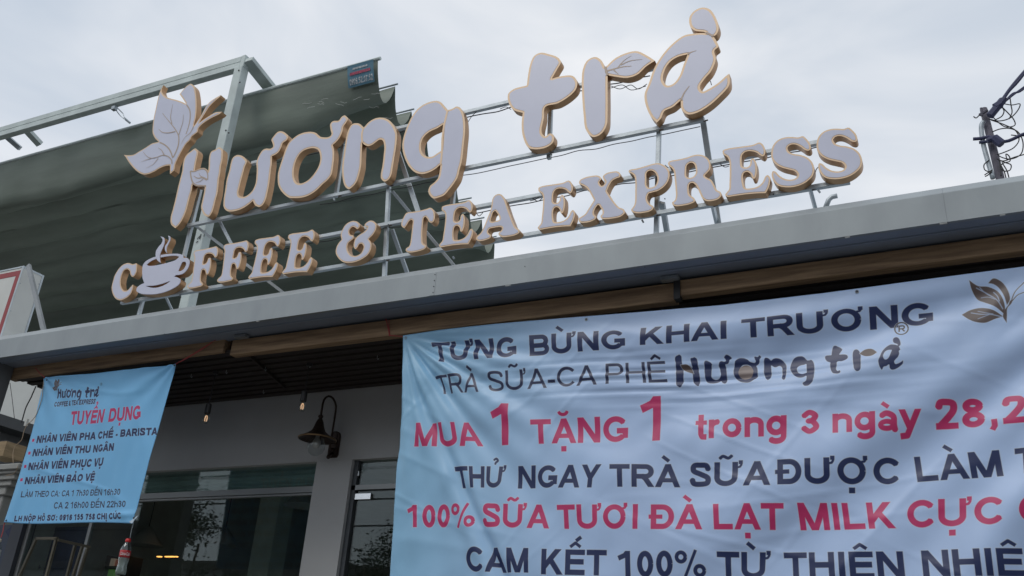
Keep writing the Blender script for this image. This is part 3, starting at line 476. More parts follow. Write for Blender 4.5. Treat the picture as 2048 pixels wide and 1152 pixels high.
# wooden beams under the soffit
def beam(p0, p1, hgt, dep, Y, lab=None):
    a, b = PY(*p0, Y), PY(*p1, Y); mb = MB()
    for x, z in ((a.x, a.z), (b.x, b.z)):
        mb.v += [Vector((x, Y, z)), Vector((x, Y, z + hgt)), Vector((x, Y + dep, z + hgt)), Vector((x, Y + dep, z))]
    mb.f = [(0, 1, 5, 4), (1, 2, 6, 5), (2, 3, 7, 6), (3, 0, 4, 7), (3, 2, 1, 0), (4, 5, 6, 7)]
    return link('wood_beam', mb, wood, shop, bevel=.003, label=lab)
beam((16, 759), (445, 704), .095, .06, YB); beam((459, 710), (1352, 601), .10, .06, YB - .005); beam((1352, 592), (2200, 481), .085, .06, YB - .02)
link('joist_hanger', MB().box(PY(445, 700, YB + .07), PY(476, 700, YB + .07) + Vector((0, .1, .09))), black_m, shop)
p = PY(1352, 590, YB - .03); link('joist_hanger', MB().box(p + Vector((-.012, 0, -.02)), p + Vector((.02, .05, .085))), black_m, shop)
for px, py in ((478, 668), (1325, 545)):
    p = PY(px, py, YB - .02); link('bracket', MB().box((p.x, YB - .06, ZF - .022), (p.x + .09, YB - .02, ZF - .004)), steel_dark, shop)
# slatted ceiling: boards running along the facade
ns = 10; pitch = (YW - 4.02) / ns
sm = MB(); XL, XR = -6.06, 3.0
sm.box((XL, 0, 0), (XR, pitch * .60, .022)); sm.box((XL, pitch * .60, .012), (XR, pitch, .024))
first = None
for k in range(ns):
    if first is None: first = link('ceiling_slat', sm, slat_m, shop, bevel=.002); first.location = (0, 4.022, ZC); first.location = Vector((0, 4.022, ZC)); base = first
    else:
        o = first.copy(); COL.objects.link(o); o.location = Vector((0, 4.022 + k * pitch, ZC - .001 * (k % 2)))
link('ceiling_backing', MB().box((XL + .01, 4.07, ZC + .03), (XR, YW, ZC + .05)), slat_m, shop)
# cleat across the slats, hooks
a, b = PZ(500, 712, ZC - .012), PZ(570, 775, ZC - .012)
link('ceiling_cleat', MB().bar(a, b, .018, .012), slat_m, shop)
for px, py in ((453, 740), (531, 734), (383, 748), (527, 780), (619, 727), (755, 711)):
    p = PZ(px, py, ZC); link('hook', MB().tube([p, p + Vector((0, 0, -.02)), p + Vector((.008, 0, -.028)), p + Vector((.012, 0, -.018))], .0016, 5), steel, shop)
# front wall with openings
XC0 = PY(633.5, 923, YW).x; XC1 = PY(704.6, 917, YW).x; ZH = PY(633.5, 923, YW).z; ZTB = PY(627, 984, YW + .03).z; ZTT = PY(627, 972, YW + .03).z
XO0 = -6.72
wb = MB().box((-6.85, YW, ZH), (3.0, YW + .12, ZC + .03)); link('front_wall', wb, wall_m, shop)
link('window_pier', MB().box((XC0, YW + .001, .13), (XC1, YW + .12, ZH - .0005)), wall_m, shop)
link('side_pier', MB().box((-6.85, YW + .001, .13), (XO0, YW + .12, ZH - .0005)), mat('dark_pier_paint', (.07, .08, .10), .6), shop)
link('side_pier', MB().box((1.0, YW + .001, .13), (3.0, YW + .12, ZH - .0005)), wall_m, shop)
alu = mat('window_aluminium', (.40, .42, .42), .45, .4, .5, .06, 4)
win = link('window_frame', MB().box((XO0, YW + .03, ZTB), (XC0, YW + .075, ZTT)).box((XO0, YW + .03, ZTB - .018), (XC0, YW + .06, ZTB - .006)).box((XO0, YW + .04, .13), (XO0 + .04, YW + .08, ZH)).box((PY(170, 1060, YW).x - .02, YW + .04, .13), (PY(170, 1060, YW).x + .01, YW + .07, ZTB - .02)), alu, shop)
link('window_pane', MB().box((XO0 + .04, YW + .05, ZTT), (XC0, YW + .056, ZH)), pane_m, win)
link('window_pane', MB().box((XO0 + .04, YW + .05, .13), (XC0, YW + .056, ZTB - .018)), pane_m, win)
ZD1 = PY(705, 971, YW + .03).z; ZD0 = PY(705, 980, YW + .03).z
door = link('door_frame', MB().box((XC1, YW + .03, ZD0), (1.0, YW + .075, ZD1)).box((XC1, YW + .03, .13), (XC1 + .035, YW + .08, ZH)), mat('dark_door_frame', (.10, .11, .12), .5, .3), shop)
link('transom_bar', MB().box((XC1 + .036, YW + .026, ZD0 - .001), (1.0, YW + .03, ZD1 + .001)), alu, door)
link('window_pane', MB().box((XC1 + .035, YW + .05, ZD1), (1.0, YW + .056, ZH)), pane_m, door)
link('glass_door', MB().box((XC1 + .05, YW + .05, .15), (-2.2, YW + .058, ZD0 - .006)), pane_m, door)
link('glass_door', MB().box((-2.19, YW + .05, .15), (1.0, YW + .058, ZD0 - .006)), pane_m, door)
chrome = mat('polished_steel', (.75, .76, .76), .18, 1.0, .5, .05, 4)
for x0, y0, x1, y1 in ((708, 942, 719, 953), (704, 986, 743, 1000)):
    a, b = PY(x0, y1, YW + .04), PY(x1, y0, YW + .04); link('patch_fitting', MB().box((a.x, YW + .035, a.z), (b.x, YW + .049, b.z)), chrome, door, bevel=.002)
# roller shutter slats behind the fanlight
shut = MB()
for k in range(6):
    z = ZTT + .015 + k * .035
    shut.add([(XO0, YW + .13, z), (XC0 + .3, YW + .13, z), (XC0 + .3, YW + .115, z + .017), (XO0, YW + .115, z + .017), (XC0 + .3, YW + .13, z + .034), (XO0, YW + .13, z + .034)], [(0, 1, 2, 3), (3, 2, 4, 5)])
link('shutter_slats', shut, mat('green_grey_shutter', (.5, .6, .56), .5, .2), shop, stuff=True)
# interior shell
link('interior_floor', MB().box((-6.75, YW + .12, .10), (2.9, 9.5, .131)), mat('interior_floor_tile', (.32, .30, .27), .4), shop)
link('interior_wall', MB().box((-6.85, 9.5, .1), (2.9, 9.6, 3.7)), mat('interior_paint', (.5, .5, .47), .8), shop)
link('interior_wall', MB().box((-6.85, YW + .13, .1), (-6.75, 9.49, 3.7)), mat('interior_paint', (.5, .5, .47), .8), shop)
link('interior_wall', MB().box((2.9, YW + .13, .1), (3.0, 9.49, 3.7)), mat('interior_paint', (.5, .5, .47), .8), shop)
link('interior_ceiling', MB().box((-6.75, YW + .2, 3.45), (2.9, 9.5, 3.5)), mat('interior_ceiling_paint', (.3, .3, .3), .8), shop)
a, b = PY(503, 1100, 6.4), PY(550, 1100, 6.4); link('interior_column', MB().box((a.x, 6.4, .131), (b.x - .04, 6.6, 3.45)), mat('pale_green_column', (.75, .82, .76), .7), shop)
for p0, p1 in (((313, 1114), (321, 1114)), ((329, 1114), (347, 1114)), ((350, 1114), (353, 1114))):
    a, b = PY(*p0, 5.9), PY(*p1, 5.9); link('light_strip', MB().box((a.x, 5.9, a.z), (b.x, 5.92, a.z + .008)), emit('warm_light_strip', (1, .42, .1), 3), shop)
# dark left pillar of the porch
a = PY(19, 765, 3.99); link('porch_pillar', MB().box((a.x - .5, 3.87, .13), (a.x, 3.99, ZF + .001)), mat('dark_grey_paint', (.13, .14, .15), .7), shop)
# stub of pipe on the roof edge
p = PZ(1650, 418, ZT); link('vent_pipe', MB().tube([p, p + Vector((0.02, 0, .045)), p + Vector((.035, 0, .058)), p + Vector((.06, 0, .06))], .012, 10), steel, shop, smooth=True)

# ================================================================== ROOFTOP SIGN
sign = thing('rooftop_sign', (-2.6, YS, ZT), 'rooftop sign of white and gold letters with leaf butterfly and cup on steel frame', 'sign')
def resample(l, step):
    out = []
    for i in range(len(l)):
        a, b = np.array(l[i]), np.array(l[(i + 1) % len(l)]); n = max(1, int(np.linalg.norm(b - a) / step))
        for k in range(n): out.append(tuple(a + (b - a) * k / n))
    return out
def inset(l, wd, outer=True):
    p = np.array(resample(l, .004)); n = len(p); sg = 1 if area(l) > 0 else -1
    if not outer: sg = -sg
    t = np.roll(p, -1, 0) - np.roll(p, 1, 0); t /= np.linalg.norm(t, axis=1)[:, None] + 1e-12; nn = np.stack([-t[:, 1], t[:, 0]], 1) * sg
    q = p + nn * wd; d = np.sqrt(((q[:, None, :] - p[None, :, :]) ** 2).sum(-1)).min(1); q = q[d > wd * .96]
    k = [q[0]]
    for v in q[1:]:
        if np.linalg.norm(v - k[-1]) > .0015: k.append(v)
    return [tuple(v) for v in k] if len(k) > 5 else None
def solid(loops, y0, y1, front=True, back=True):
    mb = MB(); tot = [v for l in loops for v in l]; n = len(tot)
    mb.v = [Vector((x, y0, z)) for x, z in tot] + [Vector((x, y1, z)) for x, z in tot]
    o = 0
    for i, l in enumerate(loops):
        m = len(l); ccw = area(l) > 0
        if i: ccw = not ccw
        for k in range(m):
            a, b = o + k, o + (k + 1) % m
            mb.f.append((a, b, b + n, a + n) if ccw == (i == 0) or True else (b, a, a + n, b + n))
        o += m
    tri = geometry.tessellate_polygon([[Vector((x, z, 0)) for x, z in l] for l in loops])
    for t in tri:
        if front: mb.f.append(tuple(t))
        if back: mb.f.append(tuple(i + n for i in reversed(t)))
    return mb
def recalc(o):
    bm = bmesh.new(); bm.from_mesh(o.data); bmesh.ops.recalc_face_normals(bm, faces=bm.faces); bm.to_mesh(o.data); bm.free()
DEP = .050
def strip(pts, w0, w1, y):
    pts = crom(pts, 5, False); P = [np.array(plane([p])[0]) for p in pts]; mb = MB(); n = len(P)
    for i, p in enumerate(P):
        t = P[min(i + 1, n - 1)] - P[max(i - 1, 0)]; t = t / (np.linalg.norm(t) + 1e-9); h = (w0 + (w1 - w0) * i / (n - 1)) * .0019
        for s_ in (-1, 1): mb.v.append(Vector((p[0] - t[1] * h * s_, y, p[1] + t[0] * h * s_)))
    mb.f = [(2 * i, 2 * i + 1, 2 * i + 3, 2 * i + 2) for i in range(n - 1)]; return mb
def letter(key, loops, rim, label, name='channel_letter', y=YS, rimmat=None, body=None):
    loops = [resample(l, .012) if False else l for l in loops]
    o = link(name, solid(loops, y, y + DEP), body or gold, sign, label=label); recalc(o)
    tr = [link('trim', solid(loops, y - .0012, y, back=False), rimmat or gold_rim, o)]; recalc(tr[0])
    ins = [inset(l, rim, i == 0) for i, l in enumerate(loops)]
    if ins[0]: f = link('face', solid([l for l in ins if l], y - .0026, y - .0012, back=False), acrylic, o); recalc(f)
    for j, (pts, (w0, w1)) in enumerate(VEIN.get(key, [])): link('vein', strip(pts, w0, w1, y - .0034 - j * .00025), vein_m if key != 'n' and key != 'g' else gold_rim, o)
    return o
L1 = {'butterfly': 'butterfly made of white leaf shapes with gold veins', 'h': 'letter H with a small leaf as its crossbar', 'u_horn': 'letter ư of the upper line', 'o_horn': 'letter ơ of the upper line', 'n': 'letter n of the upper line', 'g': 'letter g of the upper line', 't': 'letter t of the upper line', 'r': 'letter r with a leaf as its arm', 'a_grave': 'letter à, the tallest at the right end of the upper line'}
for k, lab in L1.items(): letter(k, glyph_loops(k), .0132 if k != 'butterfly' else .0105, lab)
for k, lab in (('C', 'letter C of COFFEE'), ('F', 'second F of COFFEE'), ('E', 'first E of EXPRESS'), ('and', 'ampersand'), ('T', 'letter T of TEA'), ('A', 'letter A of TEA'), ('X', 'letter X of EXPRESS'), ('P', 'letter P of EXPRESS'), ('R', 'letter R of EXPRESS'), ('S', 'first S of EXPRESS')):
    letter(k, glyph_loops(k), .0085, lab)
def again(k, src, dst, lab): f = simil(src, dst); letter('', [f(l) for l in glyph_loops(k)], .0085, lab)
again('F', ((493.8, 481.3), (434.4, 560.6)), ((432.9, 492.9), (374.8, 572.8)), 'first F of COFFEE')
e = ((1137.5, 361.3), (1075.6, 456.3))
again('E', e, ((556.9, 470), (496.9, 554.8)), 'first E of COFFEE'); again('E', e, ((625, 459.4), (564.4, 545)), 'second E of COFFEE')
again('E', e, ((938.8, 400.6), (878.1, 491.3)), 'letter E of TEA'); again('E', e, ((1519.2, 285.2), (1450.5, 390.2)), 'second E of EXPRESS')
again('S', ((1605.9, 272.7), (1543.4, 350)), ((1697.3, 255.5), (1636.4, 334.4)), 'second S of EXPRESS')
letter('cup', glyph_loops('cup'), .0016, 'coffee cup on a saucer standing for the O of COFFEE', 'cup_emblem', rimmat=acrylic)
letter('', glyph_loops('steam'), .0016, 'long wisp of steam above the cup', 'steam_emblem', y=YS - .006, rimmat=acrylic)
letter('', glyph_loops('steam2'), .0016, 'short wisp of steam above the cup', 'steam_emblem', rimmat=acrylic)
# frame
YR = YS + DEP + .013
def rail(p, q): return link('rail', MB().bar(PY(*p, YR), PY(*q, YR), .025, .025), steel, sign, bevel=.002)
rail((504, 327), (1330, 131)); rail((376, 452), (1409, 238.5)); rail((405, 519), (1650, 283)); rail((243, 606), (1700, 363))
def post(p, q, wd=.024, y=None): return link('post', MB().bar(PY(*p, y or YR + .025), PY(*q, y or YR + .025), wd, .024), steel, sign, bevel=.002)
post((783, 262), (768, 572)); post((688, 284), (672, 392)); post((909, 372), (903, 425)); post((1102, 200), (1098, 318)); post((1321, 150), (1312, 490)); post((401, 379), (350, 588)); post((287, 596), (274, 645), .02)
def brace(p, q, wd=.022, yf=4.22):
    a, b = PY(*p, YR + .035), PY(*q, yf); return link('brace', MB().bar(a, b + (b - a) * (.15 if yf > 4.1 else 0), wd, .014), steel, sign)
brace((785, 383), (908, 531), .018); brace((795, 300), (842, 440), .028, 4.02); brace((784, 459), (818, 556), .024); brace((392, 452), (566, 585), .018); brace((438, 440), (466, 494), .018, 4.02); brace((331, 592), (346, 624), .012)
brace((1406, 241), (1437, 448), .03); brace((1620, 378), (1632, 422), .022); brace((1324, 405), (1335, 470), .03); brace((1424, 405), (1433, 444), .026)
for px, py in ((668, 397), (1101, 306), (1284, 440), (1636, 380), (906, 513), (595, 547), (360, 588)):
    p = PY(px, py, YR - .005); link('weld_tab', MB().bar(p, p + Vector((.008, 0, -.016)), .009, .008), steel_dark, sign)
for px, py in ((777, 449), (769, 520), (1330, 398), (275, 600), (1512, 396), (1547, 389)):
    p = PY(px, py, YR - .014); link('bolt', MB().tube([p, p + Vector((0, -.004, 0))], .0035, 6), black_m, sign)
def wire(pts, r, Y, m=cord_m, parent=sign, name='wire', sub=6, n=5):
    P = crom(pts, sub, False); P = [PY(p[0], p[1], Y if not callable(Y) else Y(p)) for p in P]
    return link(name, MB().tube(P, r, n), m, parent, smooth=True)
for pts in ([(1222, 172), (1240, 178), (1262, 170), (1276, 178), (1294, 168)], [(1222, 176), (1245, 170), (1262, 180), (1292, 172)], [(936, 244), (944, 232), (955, 222)], [(1060, 402), (1068, 400), (1084, 392)], [(1085, 396), (1076, 402), (1060, 396), (1040, 402)], [(1440, 328), (1450, 334), (1458, 332)],
            [(1630, 350), (1633, 338), (1640, 332)], [(944, 430), (950, 424), (958, 432), (966, 425)], [(1412, 168), (1420, 162), (1423, 170)], [(356, 505), (362, 510), (372, 518)], [(1330, 330), (1338, 336), (1350, 330)], [(1000, 218), (1012, 214), (1022, 219)]):
    wire(pts, .0022, YR)

# power cable clipped along the frame, and weld beads where posts cross rails
def along(p, q, n, sag, seed, r=.0035):
    rn = random.Random(seed); wire([(p[0] + (q[0] - p[0]) * i / n + rn.uniform(-2, 2), p[1] + (q[1] - p[1]) * i / n + 4 + sag * abs(math.sin(i * 1.7 + seed)) + rn.uniform(-1, 1)) for i in range(n + 1)], r, YR + .03, cord_m, sign, 'power_cable', 4)
along((510, 328), (1300, 143), 26, 5, 2); along((410, 521), (1640, 288), 34, 4, 5, .003); along((640, 404), (1400, 248), 22, 3, 9, .0025)
def cross(px, rail_): (x0, y0), (x1, y1) = rail_; return (px, y0 + (y1 - y0) * (px - x0) / (x1 - x0))
RA, RB, RC, RD = ((504, 327), (1330, 131)), ((376, 452), (1409, 238.5)), ((405, 519), (1650, 283)), ((243, 606), (1700, 363))
rust = mat('weld_rust', (.16, .12, .10), .8, .2, .3, .3, 30)
for px, rl in ((780, RB), (777, RC), (773, RD), (676, RB), (906, RB), (1100, RB), (1319, RB), (1316, RC), (1313, RD), (1408, RB), (1428, RD), (368, RC), (1625, RD)):
    q_ = cross(px, rl); p = PY(q_[0] + 4, q_[1] + 3, YR - .002); link('weld_bead', MB().tube([p + Vector((-.012, 0, -.002)), p + Vector((0, -.002, 0)), p + Vector((.011, 0, .003))], .0042, 6), rust, sign)

# ================================================================== RETRACTABLE TARPAULIN CANOPY (behind the sign)
X1 = PY(756, 120, 5.2).x
can = thing('tarpaulin_canopy', (-5.6, 5.0, ZT), 'green tarpaulin awning in folds on a grey steel frame behind the sign', 'awning')
prof = []; nf = 8; sp = .305
for k in range(nf + 1):
    y0 = 5.2 + k * sp; z0 = 6.751 - .238 * (y0 - 5.2)
    if k == nf: break
    sag = .30 if k < 3 else .25
    for a, b in ((0, 0), (.015, -.04), (.03, -.10), (.055, -.17), (.085, -.235), (.12, -.285), (.165, -.30), (.205, -.275), (.245, -.21), (.275, -.135), (.293, -.06)):
        prof.append((y0 + a, z0 - .238 * a, b * sag / .3, k))
yl, zl = 5.2 + nf * sp, 6.751 - .238 * nf * sp
prof += [(a, b, 0, 9) for a, b in ((yl, zl), (yl + .02, zl - .1), (yl + .03, zl - .3), (yl + .03, zl - .45), (yl + .02, zl - .6))]
mb = MB(); NX = 230; XLc = -17.5; NPf = len(prof)
for i in range(NX + 1):
    x = X1 + (XLc - X1) * i / NX
    for j, (y, z, sg_, kf) in enumerate(prof):
        far = min(1, i / 14); q_ = (j % 11) / 11
        z = z + (sg_ * (1 + .55 * far) if kf == 0 else sg_ * (1 - far) + far * (sg_ * .4 - .03 if kf == 1 else -.04 * math.sin(q_ * math.pi) ** 2 * (1 + 1.5 * float(vnoise(x, kf, 41, .5, 1)))))
        fold = (j % 11) / 11; edge = math.exp(-i / 6)
        wz = float(vnoise(x, y, 3, 1.3, 3.0)) * .10 * math.sin(fold * math.pi) + float(vnoise(x + y * .6, y - x * .3, 13, 3.2, 1.1)) * .035 * (fold > .05) + (.022 * math.sin(x * 9 + j * .35) * edge + .014 * math.sin(x * 23 + j * .9) * edge) * (fold > .05) * (kf > 0 or i > 8)
        wy = float(vnoise(x + y * .7, y, 5, 3.1, 2.0)) * (.05 if kf == 0 else .02)
        mb.v.append(Vector((x, y + wy * (fold > .05), z + wz)))
mb.f = [(i * NPf + j, i * NPf + j + 1, (i + 1) * NPf + j + 1, (i + 1) * NPf + j) for i in range(NX) for j in range(NPf - 1)]
tarp = link('tarpaulin', mb, tarp_m, can, smooth=True)
for k in range(nf + 1):
    y0 = 5.2 + k * sp; z0 = 6.751 - .238 * (y0 - 5.2) + (.012 if k == 0 else .021)
    link('rod', MB().tube([(X1 + .025, y0, z0), (XLc, y0, z0)], .017 if k == 0 else .009, 8), steel_dark if k else canopy_steel, tarp)
# printed label patch on the first fold
lab = MB(); x0, x1 = PY(707, 140, 5.25).x, X1 - .02
def foldy(t): return 5.2 + np.interp(t, [0, .04, .10, .17, .235, .285], [0, .015, .03, .055, .085, .12]) - .05
rows = [.018, .04, .07, .10, .13, .16, .19, .215]
for zz in rows:
    for x in (x0, x1): lab.v.append(Vector((x, foldy(zz), 6.751 - zz)))
lab.f = [(2 * i, 2 * i + 1, 2 * i + 3, 2 * i + 2) for i in range(len(rows) - 1)]
patch = link('printed_patch', lab, mat('faded_blue_print', (.09, .21, .29), .5, 0, .4, .2, 9), tarp)
def flat_text(text, x0, x1, z0, z1, yfn, m, parent, W=.17, name='lettering', mirror=False):
    x = 0; mb = MB(); ps = []
    for ch in text:
        if ch == ' ': x += .39; continue
        p, a = glyph(ch, W); ps += [[(u + x, v) for u, v in q] for q in p]; x += a
    for j, q in enumerate(ps):
        n = len(mb.v)
        for u, v in q:
            uu = u / x; uu = 1 - uu if mirror else uu; zz = z0 + (z1 - z0) * v; mb.v.append(Vector((x0 + (x1 - x0) * uu, yfn(zz) - .00005 * (j % 40), zz)))
        mb.f.append(tuple(range(n, n + len(q))))
    return link(name, mb, m, parent)
fw = mat('faded_white_print', (.5, .54, .56), .6, 0, .3, .4, 60); fr_ = mat('faded_red_print', (.42, .08, .13), .6, 0, .3, .4, 60)
yf = lambda z: foldy(6.751 - z) - .004
flat_text('0909.52.07.52', x0 + .02, x1 - .01, 6.751 - .20, 6.751 - .145, yf, fw, patch, W=.22)
for k in range(9): xx = x0 + .03 + k * (x1 - x0 - .06) / 9; link('print_mark', MB().add([(xx, yf(6.64), 6.634), (xx + .02, yf(6.64), 6.637), (xx + .021, yf(6.66), 6.664), (xx, yf(6.66), 6.660)], [(0, 1, 2, 3)]), fr_, patch)
for k in range(10): xx = x0 + .06 + k * (x1 - x0 - .12) / 10; link('print_mark', MB().add([(xx, yf(6.685), 6.684), (xx + .013, yf(6.685), 6.685), (xx + .013, yf(6.70), 6.702), (xx, yf(6.70), 6.700)], [(0, 1, 2, 3)]), fw, patch)
def cbeam(p, q, w_, d_, name='beam', m=canopy_steel): return link(name, MB().bar(p, q, w_, d_), m, can, bevel=.004)
bl, br = PY(0, 262, 5.0), PY(487, 122, 5.0); dirx = (br - bl).normalized(); bz = (bl.z + br.z) / 2
cor = Vector((br.x, 5.0, br.z))
ux = Vector((1, 0, 0)); L0 = Vector((-17.4, 5.0, cor.z + .10)); 
link('beam', MB().bar(L0 + Vector((0, 0, 0)), cor, .066, .07, (0, 1, 0)), canopy_steel, can, bevel=.004)
link('beam', MB().bar(L0 - Vector((0, 0, .067)), cor - Vector((0, 0, .067)), .066, .07, (0, 1, 0)), canopy_steel, can, bevel=.004)
pb = PY(376, 610, 5.0); link('post', MB().bar(Vector((cor.x + .0, 5.0, cor.z - .102)), Vector((pb.x + .0, 5.0, ZT)), .10, .09, (0, 1, 0)), canopy_steel, can, bevel=.004)
link('corner_plate', MB().box(cor + Vector((.001, -.037, -.101)), cor + Vector((.052, .037, .036))), canopy_steel, can, bevel=.003)
link('beam', MB().bar(cor + Vector((.080, -.03, -.03)), cor + Vector((.080, 3.2, -.75)), .05, .13, (1, 0, 0)), canopy_steel, can, bevel=.004)
for px, py in ((452, 261), (458, 266), (480, 165), (478, 141)):
    p = PY(px, py, 4.955); link('screw', MB().tube([p, p + Vector((0, -.006, 0))], .008, 6), black_m, can)
bk = MB()
for px, py, qx, qy in ((402, 468, 399, 478), (410, 461, 408, 473), (400, 472, 394, 478), (396, 482, 392, 485)): bk.bar(PY(px, py, 4.95), PY(qx, qy, 4.95), .006, .003)
link('scrawled_mark', bk, black_m, can)
p = PY(10, 285, 5.05); link('bracket', MB().bar(PY(0, 262, 4.99), PY(40, 297, 5.18), .05, .05), steel_dark, can); link('bracket', MB().bar(PY(44, 250, 5.0), PY(80, 289, 5.25), .07, .05), canopy_steel, can)
p = PY(228, 217, 5.0); link('clamp', MB().box(p + Vector((-.02, -.02, -.02)), p + Vector((.03, .02, .02))), steel_dark, can)
link('wire_loop', MB().tube([PY(*a, 5.05) for a in ((231, 219), (240, 231), (250, 240), (246, 227), (236, 217), (231, 219))], .005, 6), steel, can)
link('wire_knot', MB().tube([PY(248, 236, 5.1), PY(260, 246, 5.14)], .012, 7), steel, can)
# frayed threads along the fold
fr = MB(); rnd = random.Random(3)
for k in range(12):
    px = 560 + rnd.random() * 190; py = 214 - (px - 560) * .12 + rnd.gauss(0, 5); pts = [(px, py)]
    for j in range(3): pts.append((pts[-1][0] + rnd.uniform(2, 7), pts[-1][1] + rnd.uniform(-3, 3)))
    fr.tube([PY(*a, 5.24) for a in pts], .0014, 4)
for px, py in ((620, 205), (765, 235), (855, 383), (800, 371), (738, 215), (880, 378)):
    fr.tube([PY(px + i * 5, py + (rnd.random() - .5) * 6, 5.35) for i in range(5)], .0013, 4)
link('frayed_threads', fr, mat('pale_thread', (.5, .52, .5), .7), tarp, stuff=True)

# ================================================================== LEFT LIGHT BOX
lb = thing('light_box_sign', PY(20, 640, 4.0), 'white light box sign with a red border at the far left above the fascia', 'sign')
c = PY(48.5, 533, 4.0); zb = ZT + .002; xr = c.x; yb_ = PX(88, 549, xr).y
link('box_body', MB().box((xr - 1.6, 4.002, zb), (xr, yb_, c.z)), white_m, lb)
link('front_sheet', MB().box((xr - 1.6, 3.998, zb), (xr, 4.0019, c.z)), white_m, lb)
link('border_stripe', MB().box((xr - 1.6, 3.9962, c.z - .075), (xr - .022, 3.9979, c.z - .03)).box((xr - .062, 3.9962, zb), (xr - .022, 3.9979, c.z - .0751)), red_m, lb)
link('corner_trim', MB().box((xr - .012, 3.994, zb), (xr + .004, 3.9979, c.z + .004)).box((xr - 1.6, 3.994, c.z - .008), (xr - .0121, 3.9979, c.z + .004)).box((xr + .0002, yb_ - .012, zb), (xr + .004, yb_ + .004, c.z + .003)).box((xr + .0002, 3.998, c.z - .012), (xr + .003, yb_ - .013, c.z + .003)), steel, lb)
link('strut', MB().bar(PY(57, 531, 3.98), PZ(88, 663, ZT), .034, .02), mat('grey_strut', (.28, .30, .31), .5, .4), lb)
for px, py in ((79, 547), (78, 568), (56, 644)):
    p = PX(px, py, xr); link('screw', MB().tube([p + Vector((.001, 0, 0)), p + Vector((.005, 0, 0))], .004, 6), steel_dark, lb)
for px, py in ((41, 567), (22, 622)):
    p = PY(px, py, 3.997); link('screw', MB().tube([p, p + Vector((0, -.005, 0))], .004, 6), steel_dark, lb)

# ================================================================== BANNERS
YBN = 3.955
navy = (.022, .036, .115); redp = (.56, .04, .16); brown = (.115, .085, .08)
def aff(src, dst):                                   # affine plane->plane from three pixel pairs
    s = np.array([[*plane([p])[0], 1] for p in src]); d = np.array([plane([p], YBN)[0] for p in dst]); M_ = np.linalg.solve(s, d)
    return lambda l: [tuple(np.array([x, z, 1]) @ M_) for x, z in l]
def bbox_map(loops, x0, y0, x1, y1):                 # letter outline -> pixel box on the banner
    xs = [p[0] for l in loops for p in l]; zs = [p[1] for l in loops for p in l]; a, b, c_, d = min(xs), max(xs), min(zs), max(zs)
    return [plane([(x0 + (p[0] - a) / (b - a) * (x1 - x0), y1 - (p[1] - c_) / (d - c_) * (y1 - y0)) for p in l], YBN) for l in loops]
# --- right banner print
def bg1(x, z):
    k = np.clip((x + 2.75) / 1.5, 0, 1)[..., None]; k = k * k * (3 - 2 * k)
    return np.array([.30, .58, .82]) * (1 - k) + np.array([.49, .65, .93]) * k
cv = Canvas(-2.8, 1.15, 1.5, 3.55, 620, bg1)
W1 = [('TƯNG', (864.4, 684.4), (1031.4, 671.5), (870, 726), (1033, 714.4)), ('BỪNG', (1057.8, 670.3), (1252, 661), (1058.8, 712), (1252, 698)), ('KHAI', (1282.7, 657.4), (1456.3, 643), (1281, 691.8), (1456, 678.5)), ('TRƯƠNG', (1486, 640.6), (1865, 600.7), (1486, 676), (1867, 645)),
      ('THỬ', (911.5, 934.4), (1012, 933), (919, 977.3), (1008, 977)), ('NGAY', (1037.8, 933), (1204.7, 930.6), (1037, 978), (1200, 977.3)), ('TRÀ', (1224, 930.6), (1360, 929), (1226, 976.3), (1360, 976.6)), ('SỮA', (1382, 927.5), (1541, 924), (1382, 976), (1541, 974)), ('ĐƯỢC', (1556.6, 922), (1799.4, 913.3), (1558, 972.8), (1799.4, 966.5)), ('LÀM', (1827, 911.7), (1998, 900), (1835, 964), (2007.6, 952.8)), ('TỪ', (2031, 897.5), (2130, 890), (2034, 951), (2134, 942)),
      ('CAM', (937.3, 1095.6), (1063.6, 1098.8), (940, 1145), (1064, 1148)), ('KẾT', (1090.3, 1100.4), (1216.7, 1102.3), (1089.4, 1151.3), (1217, 1154)), ('100%', (1241.5, 1104.6), (1415, 1104.6), (1243, 1157), (1415, 1157)), ('TỪ', (1439.6, 1105.7), (1541, 1105.7), (1441, 1159), (1539, 1159)), ('THIÊN', (1570, 1105.7), (1806, 1104), (1573, 1160), (1812, 1159)), ('NHIÊN', (1842, 1102.5), (2110, 1097), (1848, 1157), (2117, 1152))]
for t_, *q in W1: word(cv, YBN, t_, *q, W=.215)
cv.ink(navy, 1.3)
for t_, *q in [('TRÀ', (870, 752), (957, 745), (876.7, 787), (957, 784.7)), ('SỮA-CA', (975, 743.4), (1192.5, 730.5), (977, 783), (1192.5, 770)), ('PHÊ', (1211.8, 728), (1328, 720), (1211.8, 768.5), (1333, 762))]: word(cv, YBN, t_, *q, W=.145)
cv.ink((.03, .04, .10), .7)
